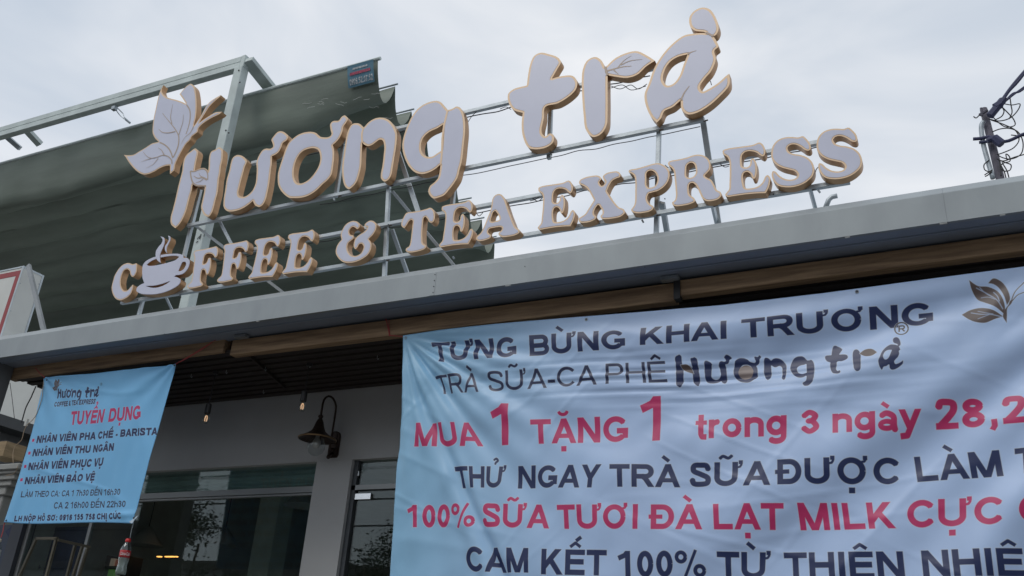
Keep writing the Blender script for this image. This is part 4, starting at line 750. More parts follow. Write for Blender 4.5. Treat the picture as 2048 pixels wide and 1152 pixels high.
for t_, *q in [('MUA', (836.4, 848), (949, 844.3), (831.6, 895), (963.7, 892.6)), ('TẶNG', (1063.6, 840), (1256, 830.4), (1066.8, 889.4), (1256, 883.6)), ('trong', (1393, 826), (1574, 816), (1395, 879), (1574, 872.5)), ('3', (1601.4, 821), (1639, 818.5), (1602, 871), (1639.6, 869.5)), ('ngày', (1664, 813), (1840, 805), (1666, 868), (1840, 860)), ('28,29', (1869, 799.6), (2106, 786), (1872, 857.6), (2112, 842)),
               ('100%', (819.3, 1012), (952.4, 1008), (820, 1056.3), (952.4, 1057)), ('SỮA', (970.8, 1008.5), (1100.7, 1011), (970.8, 1056.3), (1100.7, 1059.5)), ('TƯƠI', (1119, 1011.8), (1282, 1011), (1121.6, 1060), (1282, 1061)), ('ĐÀ', (1306, 1011.8), (1406.8, 1011), (1307, 1061.7), (1406.8, 1062.7)), ('LẠT', (1430, 1011.4), (1567.7, 1009), (1433, 1062.7), (1567, 1061.4)), ('MILK', (1596, 1008), (1783.5, 1003.5), (1602, 1061.4), (1791.8, 1058)), ('CỰC', (1814.6, 1001.3), (2007, 994), (1816, 1057.3), (2007, 1051)), ('C', (2037.7, 993), (2097, 990), (2038, 1050), (2097, 1046))]: word(cv, YBN, t_, *q, W=.215)
word(cv, YBN, '1', (985, 809.5), (1030, 807), (985, 892), (1030, 890), W=.2); word(cv, YBN, '1', (1281, 792), (1334, 789.5), (1281, 882.5), (1334, 880.5), W=.2)
cv.ink(redp, 1.3)
for k, x0_, y0_, x1_, y1_ in (('h', 180, 253, 362, 495), ('u_horn', 395, 250, 600, 462), ('o_horn', 612, 247, 817, 457), ('n', 837, 262, 1007, 440), ('g', 1035, 249, 1220, 491), ('t', 1297, 174, 1472, 404), ('r', 1508, 210, 1690, 390), ('a_grave', 1703, 123, 1887, 380)):
    s_ = 3.7236
    for l in [bbox_map([inset(q_, .0095, i_ == 0) or q_ for i_, q_ in enumerate(glyph_loops(k))], 1300 + x0_ / s_, 640 + y0_ / s_, 1300 + x1_ / s_, 640 + y1_ / s_)]:
        cv.region(l)
cv.ink(navy, 1.5)
def oval(cx_, cy_, rx, ry, n=28): return plane([(cx_ + rx * math.cos(a * 2 * math.pi / n), cy_ + ry * math.sin(a * 2 * math.pi / n)) for a in range(n)], YBN)
cv.region([oval(1300 + 705 / 3.7236, 640 + 375 / 3.7236, 15, 15)]); cv.ink((.26, .21, .20))
def pxs(ox, oy, s, pts): return plane(crom(T(ox, oy, s, pts)), YBN)
cv.region([pxs(1300, 640, 3.7236, [(1560, 245, 1), (1600, 215), (1650, 212), (1690, 242, 1), (1660, 265), (1610, 272), (1570, 255)])]); cv.region([pxs(1300, 640, 3.7236, [(220, 328, 1), (270, 325), (300, 350), (318, 390, 1), (280, 380), (240, 360)])])
B5 = (1400, 500, 2.88)
cv.region([pxs(*B5, [(1550, 175, 1), (1600, 205), (1660, 210), (1712, 235), (1742, 280), (1757, 340), (1750, 370, 1), (1700, 330), (1640, 300), (1600, 280), (1565, 225)])]); cv.region([pxs(*B5, [(1660, 190, 1), (1690, 164), (1740, 185), (1775, 240), (1785, 290), (1768, 322, 1), (1750, 265), (1720, 215), (1690, 195)])])
cv.region([pxs(*B5, [(1785, 300), (1800, 290), (1795, 310), (1770, 340), (1768, 380), (1766, 422, 1), (1745, 385), (1755, 350), (1778, 318)])]); cv.region([pxs(*B5, [(1508, 370, 1), (1560, 342), (1620, 333), (1690, 350), (1745, 385, 1), (1700, 400), (1640, 423), (1580, 415), (1540, 395)])])
for p in ([(1795, 292), (1815, 245), (1868, 188)], [(1797, 300), (1830, 265), (1868, 250)]):
    for q in stroke(plane(crom(T(*B5, p), 5, False), YBN), .0035, None): cv.convex(q)
cv.ink(brown, 1.0)
for p, w_ in (([(1590, 215), (1650, 245), (1710, 290), (1745, 345)], .004), ([(1610, 212), (1640, 240), (1700, 280)], .003), ([(1690, 240), (1712, 265), (1725, 300)], .004), ([(1618, 270), (1660, 268), (1700, 285)], .003), ([(1560, 360), (1620, 372), (1680, 375), (1740, 388)], .004), ([(1600, 352), (1650, 365), (1690, 372)], .003), ([(1600, 400), (1640, 385), (1665, 376)], .003)):
    for q in stroke(plane(crom(T(*B5, p), 5, False), YBN), w_, None): cv.convex(q)
cv.ink((.36, .44, .60))
# registered mark
rg = (1300 + 1870 / 3.7236, 640 + 52 / 3.7236)
ring = [plane([(rg[0] + 13.5 * math.cos(a * math.pi / 16), rg[1] + 13 * math.sin(a * math.pi / 16)) for a in range(33)], YBN)][0]
for q in stroke(ring, .0055, None): cv.convex(q)
word(cv, YBN, 'R', (rg[0] - 6.5, rg[1] - 7), (rg[0] + 7, rg[1] - 8), (rg[0] - 6, rg[1] + 7), (rg[0] + 7.5, rg[1] + 6), W=.2); cv.ink((.07, .06, .07), .8)
for cx_, cy_ in ((1173, 639.5), (1714, 584)): cv.region([oval(cx_, cy_, 3, 2.4, 12)])
cv.ink((.05, .06, .09))
bm1 = print_material('printed_banner_cloth', cv.image('opening_banner_print'), .42, .12)
TLb = PY(806, 671, YBN)
edge_l = [(806, 671), (804, 850), (801, 900), (796, 930), (791, 1010), (786, 1090), (781.6, 1152), (775, 1260), (770, 1350)]
el = np.array([(lambda v: (v.z, v.x))(PY(*p, YBN)) for p in edge_l])[::-1]
edge_t = [(806, 671), (880, 660), (989, 648), (1120, 637), (1280, 624), (1440, 610.5), (1640, 587), (1850, 559), (2048, 533), (2200, 513), (2340, 494)]
et = np.array([(lambda v: (v.x, v.z))(PY(*p, YBN)) for p in edge_t])
def xy1(s, t):
    XRt = et[-1, 0]; x = TLb.x + (XRt - TLb.x) * s; z = np.interp(x, et[:, 0], et[:, 1]) * (1 - t) + 1.25 * t
    xl = np.interp(z, el[:, 0], el[:, 1]); x = xl + (XRt - xl) * s; return x, z
def h1(x, z):
    dx, dz = x - TLb.x, TLb.z - z; r = np.sqrt(dx ** 2 + dz ** 2) + 1e-6; th = np.arctan2(dz, dx)
    fan = (.010 * np.sin(th * 19 + 1.0) + .006 * np.sin(th * 41 + r * 2) + .006 * np.sin(th * 11 + 2)) * np.clip(r / .25, 0, 1) * np.exp(-r / 1.0)
    zt = np.interp(x, et[:, 0], et[:, 1]); d = zt - z
    topf = .010 * np.sin((d * 21 + x * 1.3)) * np.exp(-d / .35) * np.clip(dx / .3, 0, 1)
    rip = (.0032 * np.sin(d * 115 + 5 * vnoise(x, z, 9, 3, 3)) + .002 * np.sin(d * 190 + x * 3)) * np.exp(-((d - .36 - .05 * (x + 1)) / .11) ** 2) * np.exp(-((x + 1.15) / .75) ** 2)
    # long drapes sweeping down from the right-hand tie
    rx, rz = x - 1.25, z - 3.6; r2 = np.sqrt(rx ** 2 + rz ** 2); t2 = np.arctan2(-rz, -rx); dr = (.016 * np.sin(t2 * 17 + 1.2 * vnoise(x, z, 4, 1.2, 1.2)) + .008 * np.sin(t2 * 37 + 1)) * np.clip((dx - .55) / 1.2, 0, 1) * np.exp(-((r2 - 1.9) / 1.3) ** 2)
    big = .035 * vnoise(x, z, 21, 1.1, 1.4) + .012 * vnoise(x + z * .7, z - x * .3, 23, 4.5, 2.2) + .006 * vnoise(x - z * .5, z + x * .4, 27, 11, 6)
    for sd_, c_, n_, a_ in ((51, .75, 1.2, .0022), (53, -.45, 1.0, .0026), (54, -.2, .8, .0024), (55, .15, .8, .0016)):
        u_, v_ = x * math.cos(c_) + z * math.sin(c_), -x * math.sin(c_) + z * math.cos(c_)
        big = big + a_ * np.exp(-(vnoise(u_, v_, sd_, n_, 6.5) / .06) ** 2) * np.clip(vnoise(u_, v_, sd_ + 9, 1.5, 2) * 3 + .5, 0, 1)
    # one deep diagonal fold
    a = PY(872, 850, YBN); b = PY(1010, 1150, YBN); vx, vz = b.x - a.x, b.z - a.z; l = math.hypot(vx, vz); s_ = ((x - a.x) * vz - (z - a.z) * vx) / l; u = ((x - a.x) * vx + (z - a.z) * vz) / l
    fold = -.022 * np.exp(-(s_ / .03) ** 2) * np.clip((u + .3) / .3, 0, 1) + .012 * np.exp(-((s_ - .07) / .04) ** 2) * np.clip((u + .3) / .3, 0, 1)
    edge = np.clip(d / .1, .15, 1)
    return (fan * 1.5 + topf * 1.2 + rip * 1.3 + dr * 1.15 + big + fold * 1.1) * edge + .02 * np.clip(d, 0, 1.2)
ban1 = cloth('banner', cv, bm1, xy1, 390, 210, h1, YBN, tuple(TLb))
tag(ban1, 'large pale blue opening banner headed TƯNG BỪNG KHAI TRƯƠNG', 'banner', 'printed banners hung under the fascia')
def rel(mb, parent, name, m, **k): return link(name, mb, m, parent, **k)
rel(MB().tube([PY(*p, 3.985) for p in ((772, 638), (776, 655), (779, 672))], .003, 6).tube([PY(*p, 3.985) for p in ((778, 640), (778, 655), (780, 671), (806, 673))], .0025, 6), ban1, 'tie_cord', redcord)
for px, py in ((812, 676), (1173, 639.5), (1714, 584)):
    p = PY(px, py, YBN); y = p.y - float(h1(np.array(p.x), np.array(p.z))) - .003
    n = 12; rel(MB().tube([(p.x + .007 * math.cos(a * 2 * math.pi / n), y, p.z + .007 * math.sin(a * 2 * math.pi / n)) for a in range(n + 1)], .0018, 5), ban1, 'eyelet', steel_dark)
# --- left banner print
YL = YBN
def bg2(x, z):
    return np.array([.22, .56, .90]) + 0 * x[..., None]
c2 = Canvas(-5.75, 2.2, -4.35, 3.5, 1000, bg2)
ff = aff(((350.6, 456.5), (1458.8, 147.6), (326.9, 170.3)), ((114.8, 797.5), (195.8, 787), (112.9, 756.5)))
for k in ('h', 'u_horn', 'o_horn', 'n', 'g', 't', 'r', 'a_grave'): c2.region([ff(l) for l in glyph_loops(k)])
word(c2, YL, 'COFFEE & TEA EXPRESS', (110.3, 804), (190, 796.5), (109, 814), (187.5, 806.9), W=.25)
for t_, *q in [('NHÂN VIÊN PHA CHẾ - BARISTA', (75, 871.5), (313.5, 854), (72, 886.5), (312.3, 869.3)), ('NHÂN VIÊN THU NGÂN', (68, 898), (228.8, 886), (64.4, 913), (227, 901.5)), ('NHÂN VIÊN PHỤC VỤ', (60, 925.6), (208, 915), (57, 940.6), (205, 932)), ('NHÂN VIÊN BẢO VỆ', (53, 954.4), (190, 945.6), (50, 969), (187.5, 961)), ('LH NỘP HỒ SƠ: 0916 155 758 CHỊ CÚC', (32.5, 1032), (243, 1025), (30.4, 1043.4), (242.5, 1037.8))]: word(c2, YL, t_, *q, W=.265)
c2.ink(navy, .8)
for t_, *q in [('LÀM THEO CA: CA 1 7h30 ĐẾN 16h30', (45.5, 983), (240.5, 977), (43, 995), (239, 989.8)), ('CA 2 16h00 ĐẾN 22h30', (109, 1004.5), (251, 1001), (107.5, 1017.5), (250, 1014))]: word(c2, YL, t_, *q, W=.18)
c2.ink((.02, .035, .10), .4)
for t_, *q in [('TUYỂN', (143, 822.5), (211, 818), (140, 850), (205, 845)), ('DỤNG', (221, 817), (283.6, 810.3), (216, 844), (282, 839))]: word(c2, YL, t_, *q, W=.23)
for cx_, cy_ in ((66.6, 880.6), (59.6, 906.5), (52.5, 933.5), (45.6, 960.3)): c2.convex(plane([(cx_ - 1.8, cy_ - 2.8), (cx_ + 2.9, cy_ - 3.2), (cx_ + 1.9, cy_ + 2.8), (cx_ - 2.7, cy_ + 3.2)], YL))
c2.ink(redp, .8)
for l in glyph_loops('butterfly'): c2.region([ff(l)])
c2.ink(brown, .6)
for pts, (w0, w1) in VEIN['butterfly']:
    for q in stroke(ff(plane(crom(pts, 3, False))), .0016, None): c2.convex(q)
c2.ink((.2, .33, .5))
rgp = plane([(201.9 + 2.6 * math.cos(a * math.pi / 8), 768 + 2.6 * math.sin(a * math.pi / 8)) for a in range(17)], YL)
for q in stroke(rgp, .0014, None): c2.convex(q)
word(c2, YL, 'R', (200.9, 766.6), (203, 766.5), (200.9, 769.4), (203, 769.3), W=.24); c2.ink(navy)
bm2 = print_material('printed_banner_cloth_small', c2.image('hiring_banner_print'), .5, .12)
c00, c10, c11, c01 = [np.array(plane([p], YL)[0]) for p in ((89, 755), (352, 728), (265, 1047), (12, 1046))]
def xy2(s, t):
    q = [(1 - s) * (1 - t) * c00[i] + s * (1 - t) * c10[i] + s * t * c11[i] + (1 - s) * t * c01[i] for i in (0, 1)]
    q[0] = q[0] + .012 * np.sin(t * math.pi) * (1 - s) - .006 * np.sin(t * math.pi) * s; q[1] = q[1] - .008 * np.sin(s * math.pi) * (1 - t) - .010 * np.sin(s * 2 * math.pi) * t * .5; return q[0], q[1]
def h2(x, z):
    s = (x - c00[0]) / (c10[0] - c00[0]); t = (c00[1] - z) / (c00[1] - c01[1])
    fa = .006 * np.sin(np.arctan2(t + .02, s + .02) * 14) * np.exp(-np.hypot(s, t) * 2.2) + .006 * np.sin(np.arctan2(t + .02, 1.02 - s) * 13) * np.exp(-np.hypot(1 - s, t) * 2.2)
    v = .014 * vnoise(x + z * .25, z, 31, 7, 1.0) + .003 * np.exp(-(vnoise(x + z * .3, z, 38, 5, .8) / .07) ** 2) + .003 * np.exp(-(vnoise(x, z + x * .2, 39, 1.2, 5) / .06) ** 2) + .03 * vnoise(x, z, 33, 1.7, 1.3) + .004 * vnoise(x, z, 35, 16, 5)
    lf = .012 * np.exp(-((s - .05 - .02 * t) / .035) ** 2) * np.clip(t * 1.5 - .2, 0, 1) + .008 * np.exp(-((t - .97) / .02) ** 2) * np.exp(-((s - .9) / .12) ** 2)
    return fa + v + lf
ban2 = cloth('banner', c2, bm2, xy2, 130, 130, h2, YL, (float(c00[0]), YL, float(c00[1])))
tag(ban2, 'smaller blue hiring banner headed TUYỂN DỤNG at the left end', 'banner', 'printed banners hung under the fascia')
# folded-over lower right corner
p0, p1, p2 = PY(277, 1030, YL - .012), PY(264, 1047, YL - .02), PY(258, 1044, YL - .004); p3 = PY(272, 1034, YL - .006)
rel(MB().add([p0, p1, p2, p3], [(0, 1, 2, 3)]), ban2, 'folded_corner', mat('banner_back', (.42, .52, .60), .6))
rel(MB().tube([PY(*p, 3.98) for p in ((351, 728), (375, 716), (400, 701), (424, 685))], .0028, 6).tube([PY(*p, 3.985) for p in ((351, 729), (380, 711), (408, 694), (438, 676))], .0018, 6), ban2, 'tie_cord', redcord)
rel(MB().tube([PY(*p, 3.97) for p in ((71, 736), (79, 746), (86, 752), (92, 757), (88, 760))], .003, 6), ban2, 'tie_cord', redcord)
rel(MB().tube([PY(p[0], p[1], 3.955) for p in crom([(88, 756), (86, 775), (84, 795), (78, 815), (71, 832), (62, 843), (54, 850), (48, 862), (43, 880), (30, 893), (26, 908), (26.5, 926)], 4, False)], .0022, 6), ban2, 'tie_cord', tancord)
rel(MB().tube([PY(*p, 3.95) for p in ((12, 1040), (8, 1050), (6, 1062), (2, 1075))], .003, 6), ban2, 'tie_cord', redcord)
rel(MB().tube([PY(*p, 3.95) for p in ((268, 1036), (267, 1046), (263, 1060), (260, 1076))], .0012, 5), ban2, 'tie_cord', steel)
for px, py in ((94, 760), (349, 731), (268, 1036), (13, 1041)):
    p = PY(px, py, YL - .02); rel(MB().tube([p, p + Vector((0, -.004, 0))], .006, 8), ban2, 'eyelet', black_m)

# ================================================================== BOTTLES hung as weights
def bottle(px, py, label, capcol, lab_col):
    top = PY(px, py, 3.95); H = .205; base = top - Vector((0, 0, H))
    b = thing('plastic_bottle', base, label, 'bottle', 'water filled bottles hung from the banner corners')
    pr = [(.0, .004), (.018, 0), (.028, .004), (.030, .018), (.027, .045), (.0255, .06), (.029, .085), (.0305, .10), (.0305, .135), (.0285, .15), (.020, .172), (.0125, .183), (.0125, .19)]
    link('bottle_body', MB().lathe(base, pr, 20), bottle_glass, b, smooth=True)
    link('water', MB().lathe(base, [(.0, .006), (.025, .006), (.0275, .02), (.025, .046), (.0235, .06), (.0265, .085), (.028, .095), (0, .095)], 20), water_m, b, smooth=True)
    link('label_band', MB().lathe(base, [(.0300, .098), (.0312, .100), (.0312, .136), (.0300, .138)], 24), lab_col, b, smooth=True)
    link('cap', MB().lathe(base, [(.0, .186), (.0145, .186), (.0155, .19), (.0150, .203), (.012, .206), (0, .206)], 16), capcol, b, smooth=True); return b, base
b1_, base = bottle(257, 1078, 'clear plastic cola bottle with red cap and red label hanging below the hiring banner', mat('red_cap', (.55, .02, .02), .4), mat('red_label', (.42, .02, .025), .4))
x = 0; mb = MB(); ps = []
for ch in 'Coca-Cola'.replace('-', '-'):
    p, a = glyph(ch, .16); ps += [[(u + x + .3 * v, v) for u, v in q] for q in p]; x += a * .82
vd = math.atan2(-base.y, -base.x)
for j, q in enumerate(ps):
    n = len(mb.v)
    for u, v in q:
        a = vd + (u / x - .5) * 1.9; r_ = .0316 + .00002 * (j % 20); mb.v.append(base + Vector((r_ * math.cos(a), r_ * math.sin(a), .108 + .018 * v)))
    mb.f.append(tuple(range(n, n + len(q))))
link('lettering', mb, mat('white_print', (.75, .75, .75), .5), b1_)
bottle(-1, 1078, 'clear bottle with cream cap at the lower left edge hanging from a red cord', mat('cream_cap', (.55, .52, .40), .5), mat('pale_label', (.5, .52, .52), .5))

# ================================================================== LAMPS
fil = emit('glowing_filament', (1, .62, .35), 1.0)
def pendant(px, py0, py, label):
    t0 = PZ(px[0], py0, ZC); zt = PY(px[1], py, t0.y).z
    r = thing('pendant_lamp', (t0.x, t0.y, zt - .12), label, 'lamp', 'bare bulb pendants under the slatted ceiling'); x, y = t0.x, t0.y
    link('cord', MB().tube([(x, y, ZC), (x, y, zt)], .003, 6), cord_m, r); link('ceiling_cup', MB().lathe((x, y, ZC), [(0, -.02), (.018, -.02), (.022, 0)], 14), black_m, r)
    link('socket', MB().lathe((x, y, zt), [(0, .012), (.008, .010), (.019, 0), (.020, -.06), (.017, -.065), (0, -.065)], 18), black_m, r, smooth=False)
    g = link('bulb', MB().lathe((x, y, zt), [(.012, -.064), (.014, -.075), (.022, -.095), (.023, -.112), (.015, -.128), (0, -.133)], 18), bulb_glass, r, smooth=True)
    f_ = MB()
    for k in range(4): a = k * math.pi / 2 + .3; f_.tube([(x + .004 * math.cos(a), y + .004 * math.sin(a), zt - .075), (x + .010 * math.cos(a), y + .010 * math.sin(a), zt - .092), (x + .008 * math.cos(a), y + .008 * math.sin(a), zt - .115)], .0011, 5)
    link('filament', f_, fil, g)
pendant((432, 419), 743, 809, 'bare bulb pendant with black socket, nearer the hiring banner'); pendant((619, 608), 727, 784, 'bare bulb pendant with black socket, just above the bronze wall lantern')
pc = PY(670, 893, YW); lan = thing('wall_lantern', pc, 'aged bronze gooseneck wall lantern with bell shade and clear glass globe beside the window pier', 'lamp')
link('backplate', MB().add([(pc.x + x, YW - .0 - yy, pc.z + z) for yy in (0, .018) for x, z in ((-.028, -.075), (.028, -.075), (.036, -.06), (.036, .06), (.028, .085), (.012, .098), (-.012, .098), (-.028, .085), (-.036, .06), (-.036, -.06))], [tuple(range(10, 20))[::-1], tuple(range(10))] + [(k, (k + 1) % 10, 10 + (k + 1) % 10, 10 + k) for k in range(10)]), bronze, lan, bevel=.004)
lx, lz = pc.x, pc.z; yo = YW - .20
pts = [(lx, YW - .018, lz - .02), (lx, YW - .05, lz - .03), (lx, YW - .055, lz + .02), (lx, YW - .05, lz + .17)]
for k in range(9): a = math.pi * k / 8; pts.append((lx, YW - .125 + .075 * math.cos(a), lz + .24 + .075 * math.sin(a)))
pts += [(lx, yo, lz + .20), (lx, yo, lz + .165)]
link('arm', MB().tube(pts, .0075, 10), bronze, lan, smooth=True)
link('bracket', MB().tube([(lx, YW - .02, lz + .03), (lx, YW - .06, lz + .03)], .014, 10).tube([(lx, YW - .02, lz - .05), (lx, YW - .05, lz - .07), (lx, YW - .055, lz - .08)], .009, 8).lathe((lx, YW - .055, lz - .085), [(0, -.016), (.012, -.010), (.014, 0), (.010, .010), (0, .014)], 12), bronze, lan, smooth=True)
sc = (lx, yo, lz)
sh = link('shade', MB().lathe(sc, [(.008, .165), (.017, .158), (.018, .148), (.010, .140), (.016, .132), (.026, .11), (.034, .08), (.048, .05), (.075, .028), (.108, .010), (.125, .0), (.127, -.006), (.121, -.008), (.105, .004), (.068, .020), (.044, .044), (.030, .075), (.02, .10)], 32), bronze, lan, smooth=True)
link('shade_rim', MB().lathe(sc, [(.120, .002), (.1275, .001), (.1285, -.005), (.122, -.009)], 32), mat('worn_brass', (.30, .20, .11), .35, .8), sh, smooth=True)
link('globe', MB().lathe(sc, [(.038, .01), (.048, -.01), (.058, -.04), (.058, -.065), (.045, -.095), (.022, -.112), (0, -.116)], 26), bulb_glass, lan, smooth=True)
link('bulb', MB().lathe(sc, [(.012, .03), (.014, .005), (.026, -.02), (.028, -.04), (.018, -.06), (0, -.066)], 18), mat('frosted_bulb', (.55, .55, .52), .4), lan, smooth=True)

# ================================================================== UTILITY POLE beyond the roof
pt, pbm = PY(1967, 218, 10), PY(2000, 356, 10); d_ = (pbm - pt).normalized(); pfoot = pt + d_ * ((pt.z + .1) / -d_.z)
up = thing('utility_pole', pfoot, 'weathered utility pole with tangled black cables beyond the right end of the roof', 'pole')
link('pole', MB().tube([pfoot, pt], [.09, .040], 12), pole_m, up, smooth=True)
def pw(pts, r, m=cord_m, name='cable', Y=9.9): return link(name, MB().tube([PY(p[0], p[1], Y) for p in crom(pts, 5, False)], r, 6), m, up, smooth=True)
link('conduit', MB().tube([PY(p[0], p[1], 9.93) for p in crom([(1967, 243), (1963, 250), (1966, 285), (1975, 320), (1986, 357)], 5, False)], .026, 8), steel_dark, up, smooth=True)
bluec = mat('dark_blue_cable', (.03, .035, .09), .6)
for k in (0, 1): pw([(2004, 200 + k * 3), (2018, 180 + k * 2), (2034, 160 + k * 5), (2062, 128 + k)], .018, bluec); pw([(2008, 205), (2026, 190 - k * 3), (2040, 180 + k * 3), (2070, 158)], .011, bluec)
for p, q, r_ in (((1980, 232), (2006, 200), .045), ((1984, 224), (2010, 196), .03), ((1990, 215), (2001, 208), .05)): link('clamp', MB().tube([PY(*p, 9.85), PY(*q, 9.85)], r_, 7), bluec, up)
pw([(1946, 278), (1960, 277), (1980, 274), (2010, 283), (2048, 268), (2070, 264)], .02, bluec); pw([(1958, 285), (1975, 283), (1992, 281)], .018, bluec)
link('clamp', MB().tube([PY(1974, 281, 9.8), PY(1992, 274, 9.8)], .03, 7).tube([PY(1988, 276, 9.8), PY(2004, 288, 9.8)], .05, 7), bluec, up)
link('crossarm_bolt', MB().tube([PY(1959, 230, 9.9), PY(1975, 220, 9.9)], .018, 6).tube([PY(1962, 216, 9.9), PY(1964, 232, 9.9)], .014, 6), pole_m, up)
for pts in ([(1947, 233), (1952, 236), (1958, 231), (1962, 228)], [(1978, 238), (1998, 242), (2020, 236), (2036, 220), (2040, 208), (2024, 210), (2005, 207)], [(1990, 240), (2004, 232), (2008, 222), (2004, 214)], [(2004, 214), (2016, 226), (2028, 240), (2030, 250), (2012, 254), (1998, 246), (1984, 232)],
            [(1984, 264), (2000, 258), (2020, 257), (2036, 264), (2046, 285), (2042, 308), (2022, 318), (2002, 314), (1994, 308)], [(1982, 240), (2010, 250), (2032, 262), (2038, 280), (2028, 295), (2010, 304), (1996, 309)], [(1978, 320), (1968, 330), (1970, 340), (1984, 345)],
            [(1998, 320), (2010, 325), (2022, 330), (2020, 340), (2008, 342), (2000, 334), (2008, 326), (2020, 322), (2018, 312), (2012, 308), (2014, 320)], [(1994, 318), (2006, 322), (2030, 314), (2060, 306)], [(2000, 328), (2008, 342), (2012, 356)], [(2004, 325), (2014, 342), (2018, 356)], [(1999, 322), (2001, 338), (2002, 352)],
            [(1970, 353), (1976, 350), (1984, 340), (1975, 346), (1969, 350)], [(2022, 270), (2045, 272), (2065, 270)], [(2020, 195), (2022, 210), (2024, 225), (2018, 238)]): pw(pts, .0065)

# ================================================================== NEIGHBOUR BUILDING glimpsed at the left
nb = thing('neighbour_house', PY(10, 1000, 6.5) * 1, 'grey neighbouring house with plaster mouldings and wooden beam end left of the hiring banner', 'building')
nb.location.z = 0
pale = mat('pale_far_wall', (.46, .48, .47), .8, 0, .3, .04, 2)
a, b = PY(-260, 1000, 13), PY(200, 700, 13); link('far_wall', MB().box((a.x, 13, 0), (b.x, 13.2, PY(60, 745, 13).z)), pale, nb)
a, b = PY(0, 828, 6.2), PX(66, 851, PY(0, 828, 6.2).x); link('eave', MB().box((a.x - 2, 5.6, a.z - .12), (a.x + .02, 12, a.z)), mat('dark_eave', (.07, .075, .08), .6), nb)
link('side_wall', MB().box((a.x - 2, 5.9, 0), (a.x - .25, 12, a.z - .121)), mat('dark_side_wall', (.10, .105, .11), .8), nb)
for k in range(3): p = PY(0, 868 + 11 * k, 6.2); link('rafter', MB().box((p.x - 1, 5.75 + .2 * k, p.z - .03), (p.x + .25 - .05 * k, 5.85 + .2 * k, p.z + .03)), mat('dark_eave', (.07, .075, .08), .6), nb)
a, b = PY(-30, 914, 5.5), PY(14, 882, 5.5); link('wooden_beam_end', MB().box((a.x, 5.5, a.z), (b.x, 5.72, b.z)), mat('bare_wood', (.30, .22, .13), .7, 0, .3, .2, 6, .2, 30, stretch=(1, 1, 6)), nb)
mold = MB(); y0 = 5.3
for i, (pt_, pb_, ex) in enumerate(((928, 940, 38), (940, 948, 34), (948, 960, 31), (960, 972, 24), (972, 990, 14), (990, 1200, 8))):
    t_, b_ = PY(0, pt_, y0 + .02 * i), PY(0, pb_, y0 + .02 * i); xr_ = PY(ex, pt_, y0 + .02 * i).x
    mold.box((t_.x - 1.5, y0 + .02 * i, b_.z if i < 5 else 0), (xr_, y0 + .5 - .02 * i, t_.z - .001))
link('column_capital', mold, plaster, nb, bevel=.008)
wire([(72, 772), (62, 795), (52, 815), (46, 835), (43, 845)], .006, 5.2, cord_m, nb, 'cable'); wire([(20, 766), (24, 795), (29, 838)], .003, 5.2, cord_m, nb, 'cable')
link('cable_clip', MB().box(PY(51, 851, 5.1), PY(55, 839, 5.12)), white_m, nb); wire([(12, 951), (26, 948), (33, 940), (36, 932)], .003, 5.2, tancord, nb, 'cable')

# ================================================================== TRESTLE AND DISPLAY behind / before the glass
brass = mat('dusty_brass_tube', (.24, .22, .17), .5, .4, .5, .2, 9)
tr = thing('trestle_ladder', (PY(75, 1100, 4.5).x, 4.5, .13), 'folding metal trestle ladder standing by the shop window under the hiring banner', 'ladder')
def leg(p, q, y0, y1, name='leg'):
    a, b = PY(*p, y0), PY(*q, y1); d = b - a
    if name == 'leg': b = a + d * ((a.z - .13) / -d.z)
    link(name, MB().bar(a, b, .018, .018), brass, tr)
leg((73, 1077), (39, 1152), 4.5, 4.5); leg((113, 1077), (93, 1152), 4.5, 4.5); leg((72, 1077), (115, 1077), 4.5, 4.5, 'top_bar'); leg((116, 1080), (180, 1094), 4.5, 4.75, 'top_bar')
leg((165, 1093), (146, 1152), 4.7, 4.7); leg((176, 1094), (158, 1152), 4.75, 4.75); leg((150, 1091), (134, 1152), 4.7, 4.7)
bd = thing('shrouded_poster_board', (-6.0, 5.15, .13), 'dark blue grey poster board with reversed lettering behind the glass at lower left', 'board')
bdm = mat('blue_grey_board', (.075, .095, .14), .6, 0, .3, .2, 5); navyb = mat('navy_sheet', (.02, .03, .09), .5, 0, .4, .3, 4)
xa, xb = PY(-60, 1100, 5.15).x, PY(62, 1100, 5.15).x; zt_ = PY(40, 1049, 5.15).z
link('board', MB().box((xa, 5.15, .14), (xb + .12, 5.18, zt_)), bdm, bd)
link('drape', MB().box((xb + .121, 5.2, .14), (PY(165, 1100, 5.2).x, 5.22, zt_ - .02)), navyb, bd)
pq = PY(52, 1104, 5.14); flat_text('Dalat'.replace('t', 't'), pq.x - .07, pq.x + .07, pq.z - .025, pq.z + .025, lambda z: 5.146, mat('dark_lettering', (.02, .025, .04), .6), bd, W=.15, mirror=True)
for px, py, s_ in ((26, 1062, .10), (52, 1118, .06), (68, 1135, .08)):
    p = PY(px, py, 5.147); link('printed_shape', MB().add([(p.x - s_, 5.147, p.z), (p.x, 5.147, p.z - s_ * .8), (p.x + s_, 5.147, p.z), (p.x + .2 * s_, 5.147, p.z + s_ * .8)], [(0, 1, 2, 3)]), navyb, bd)
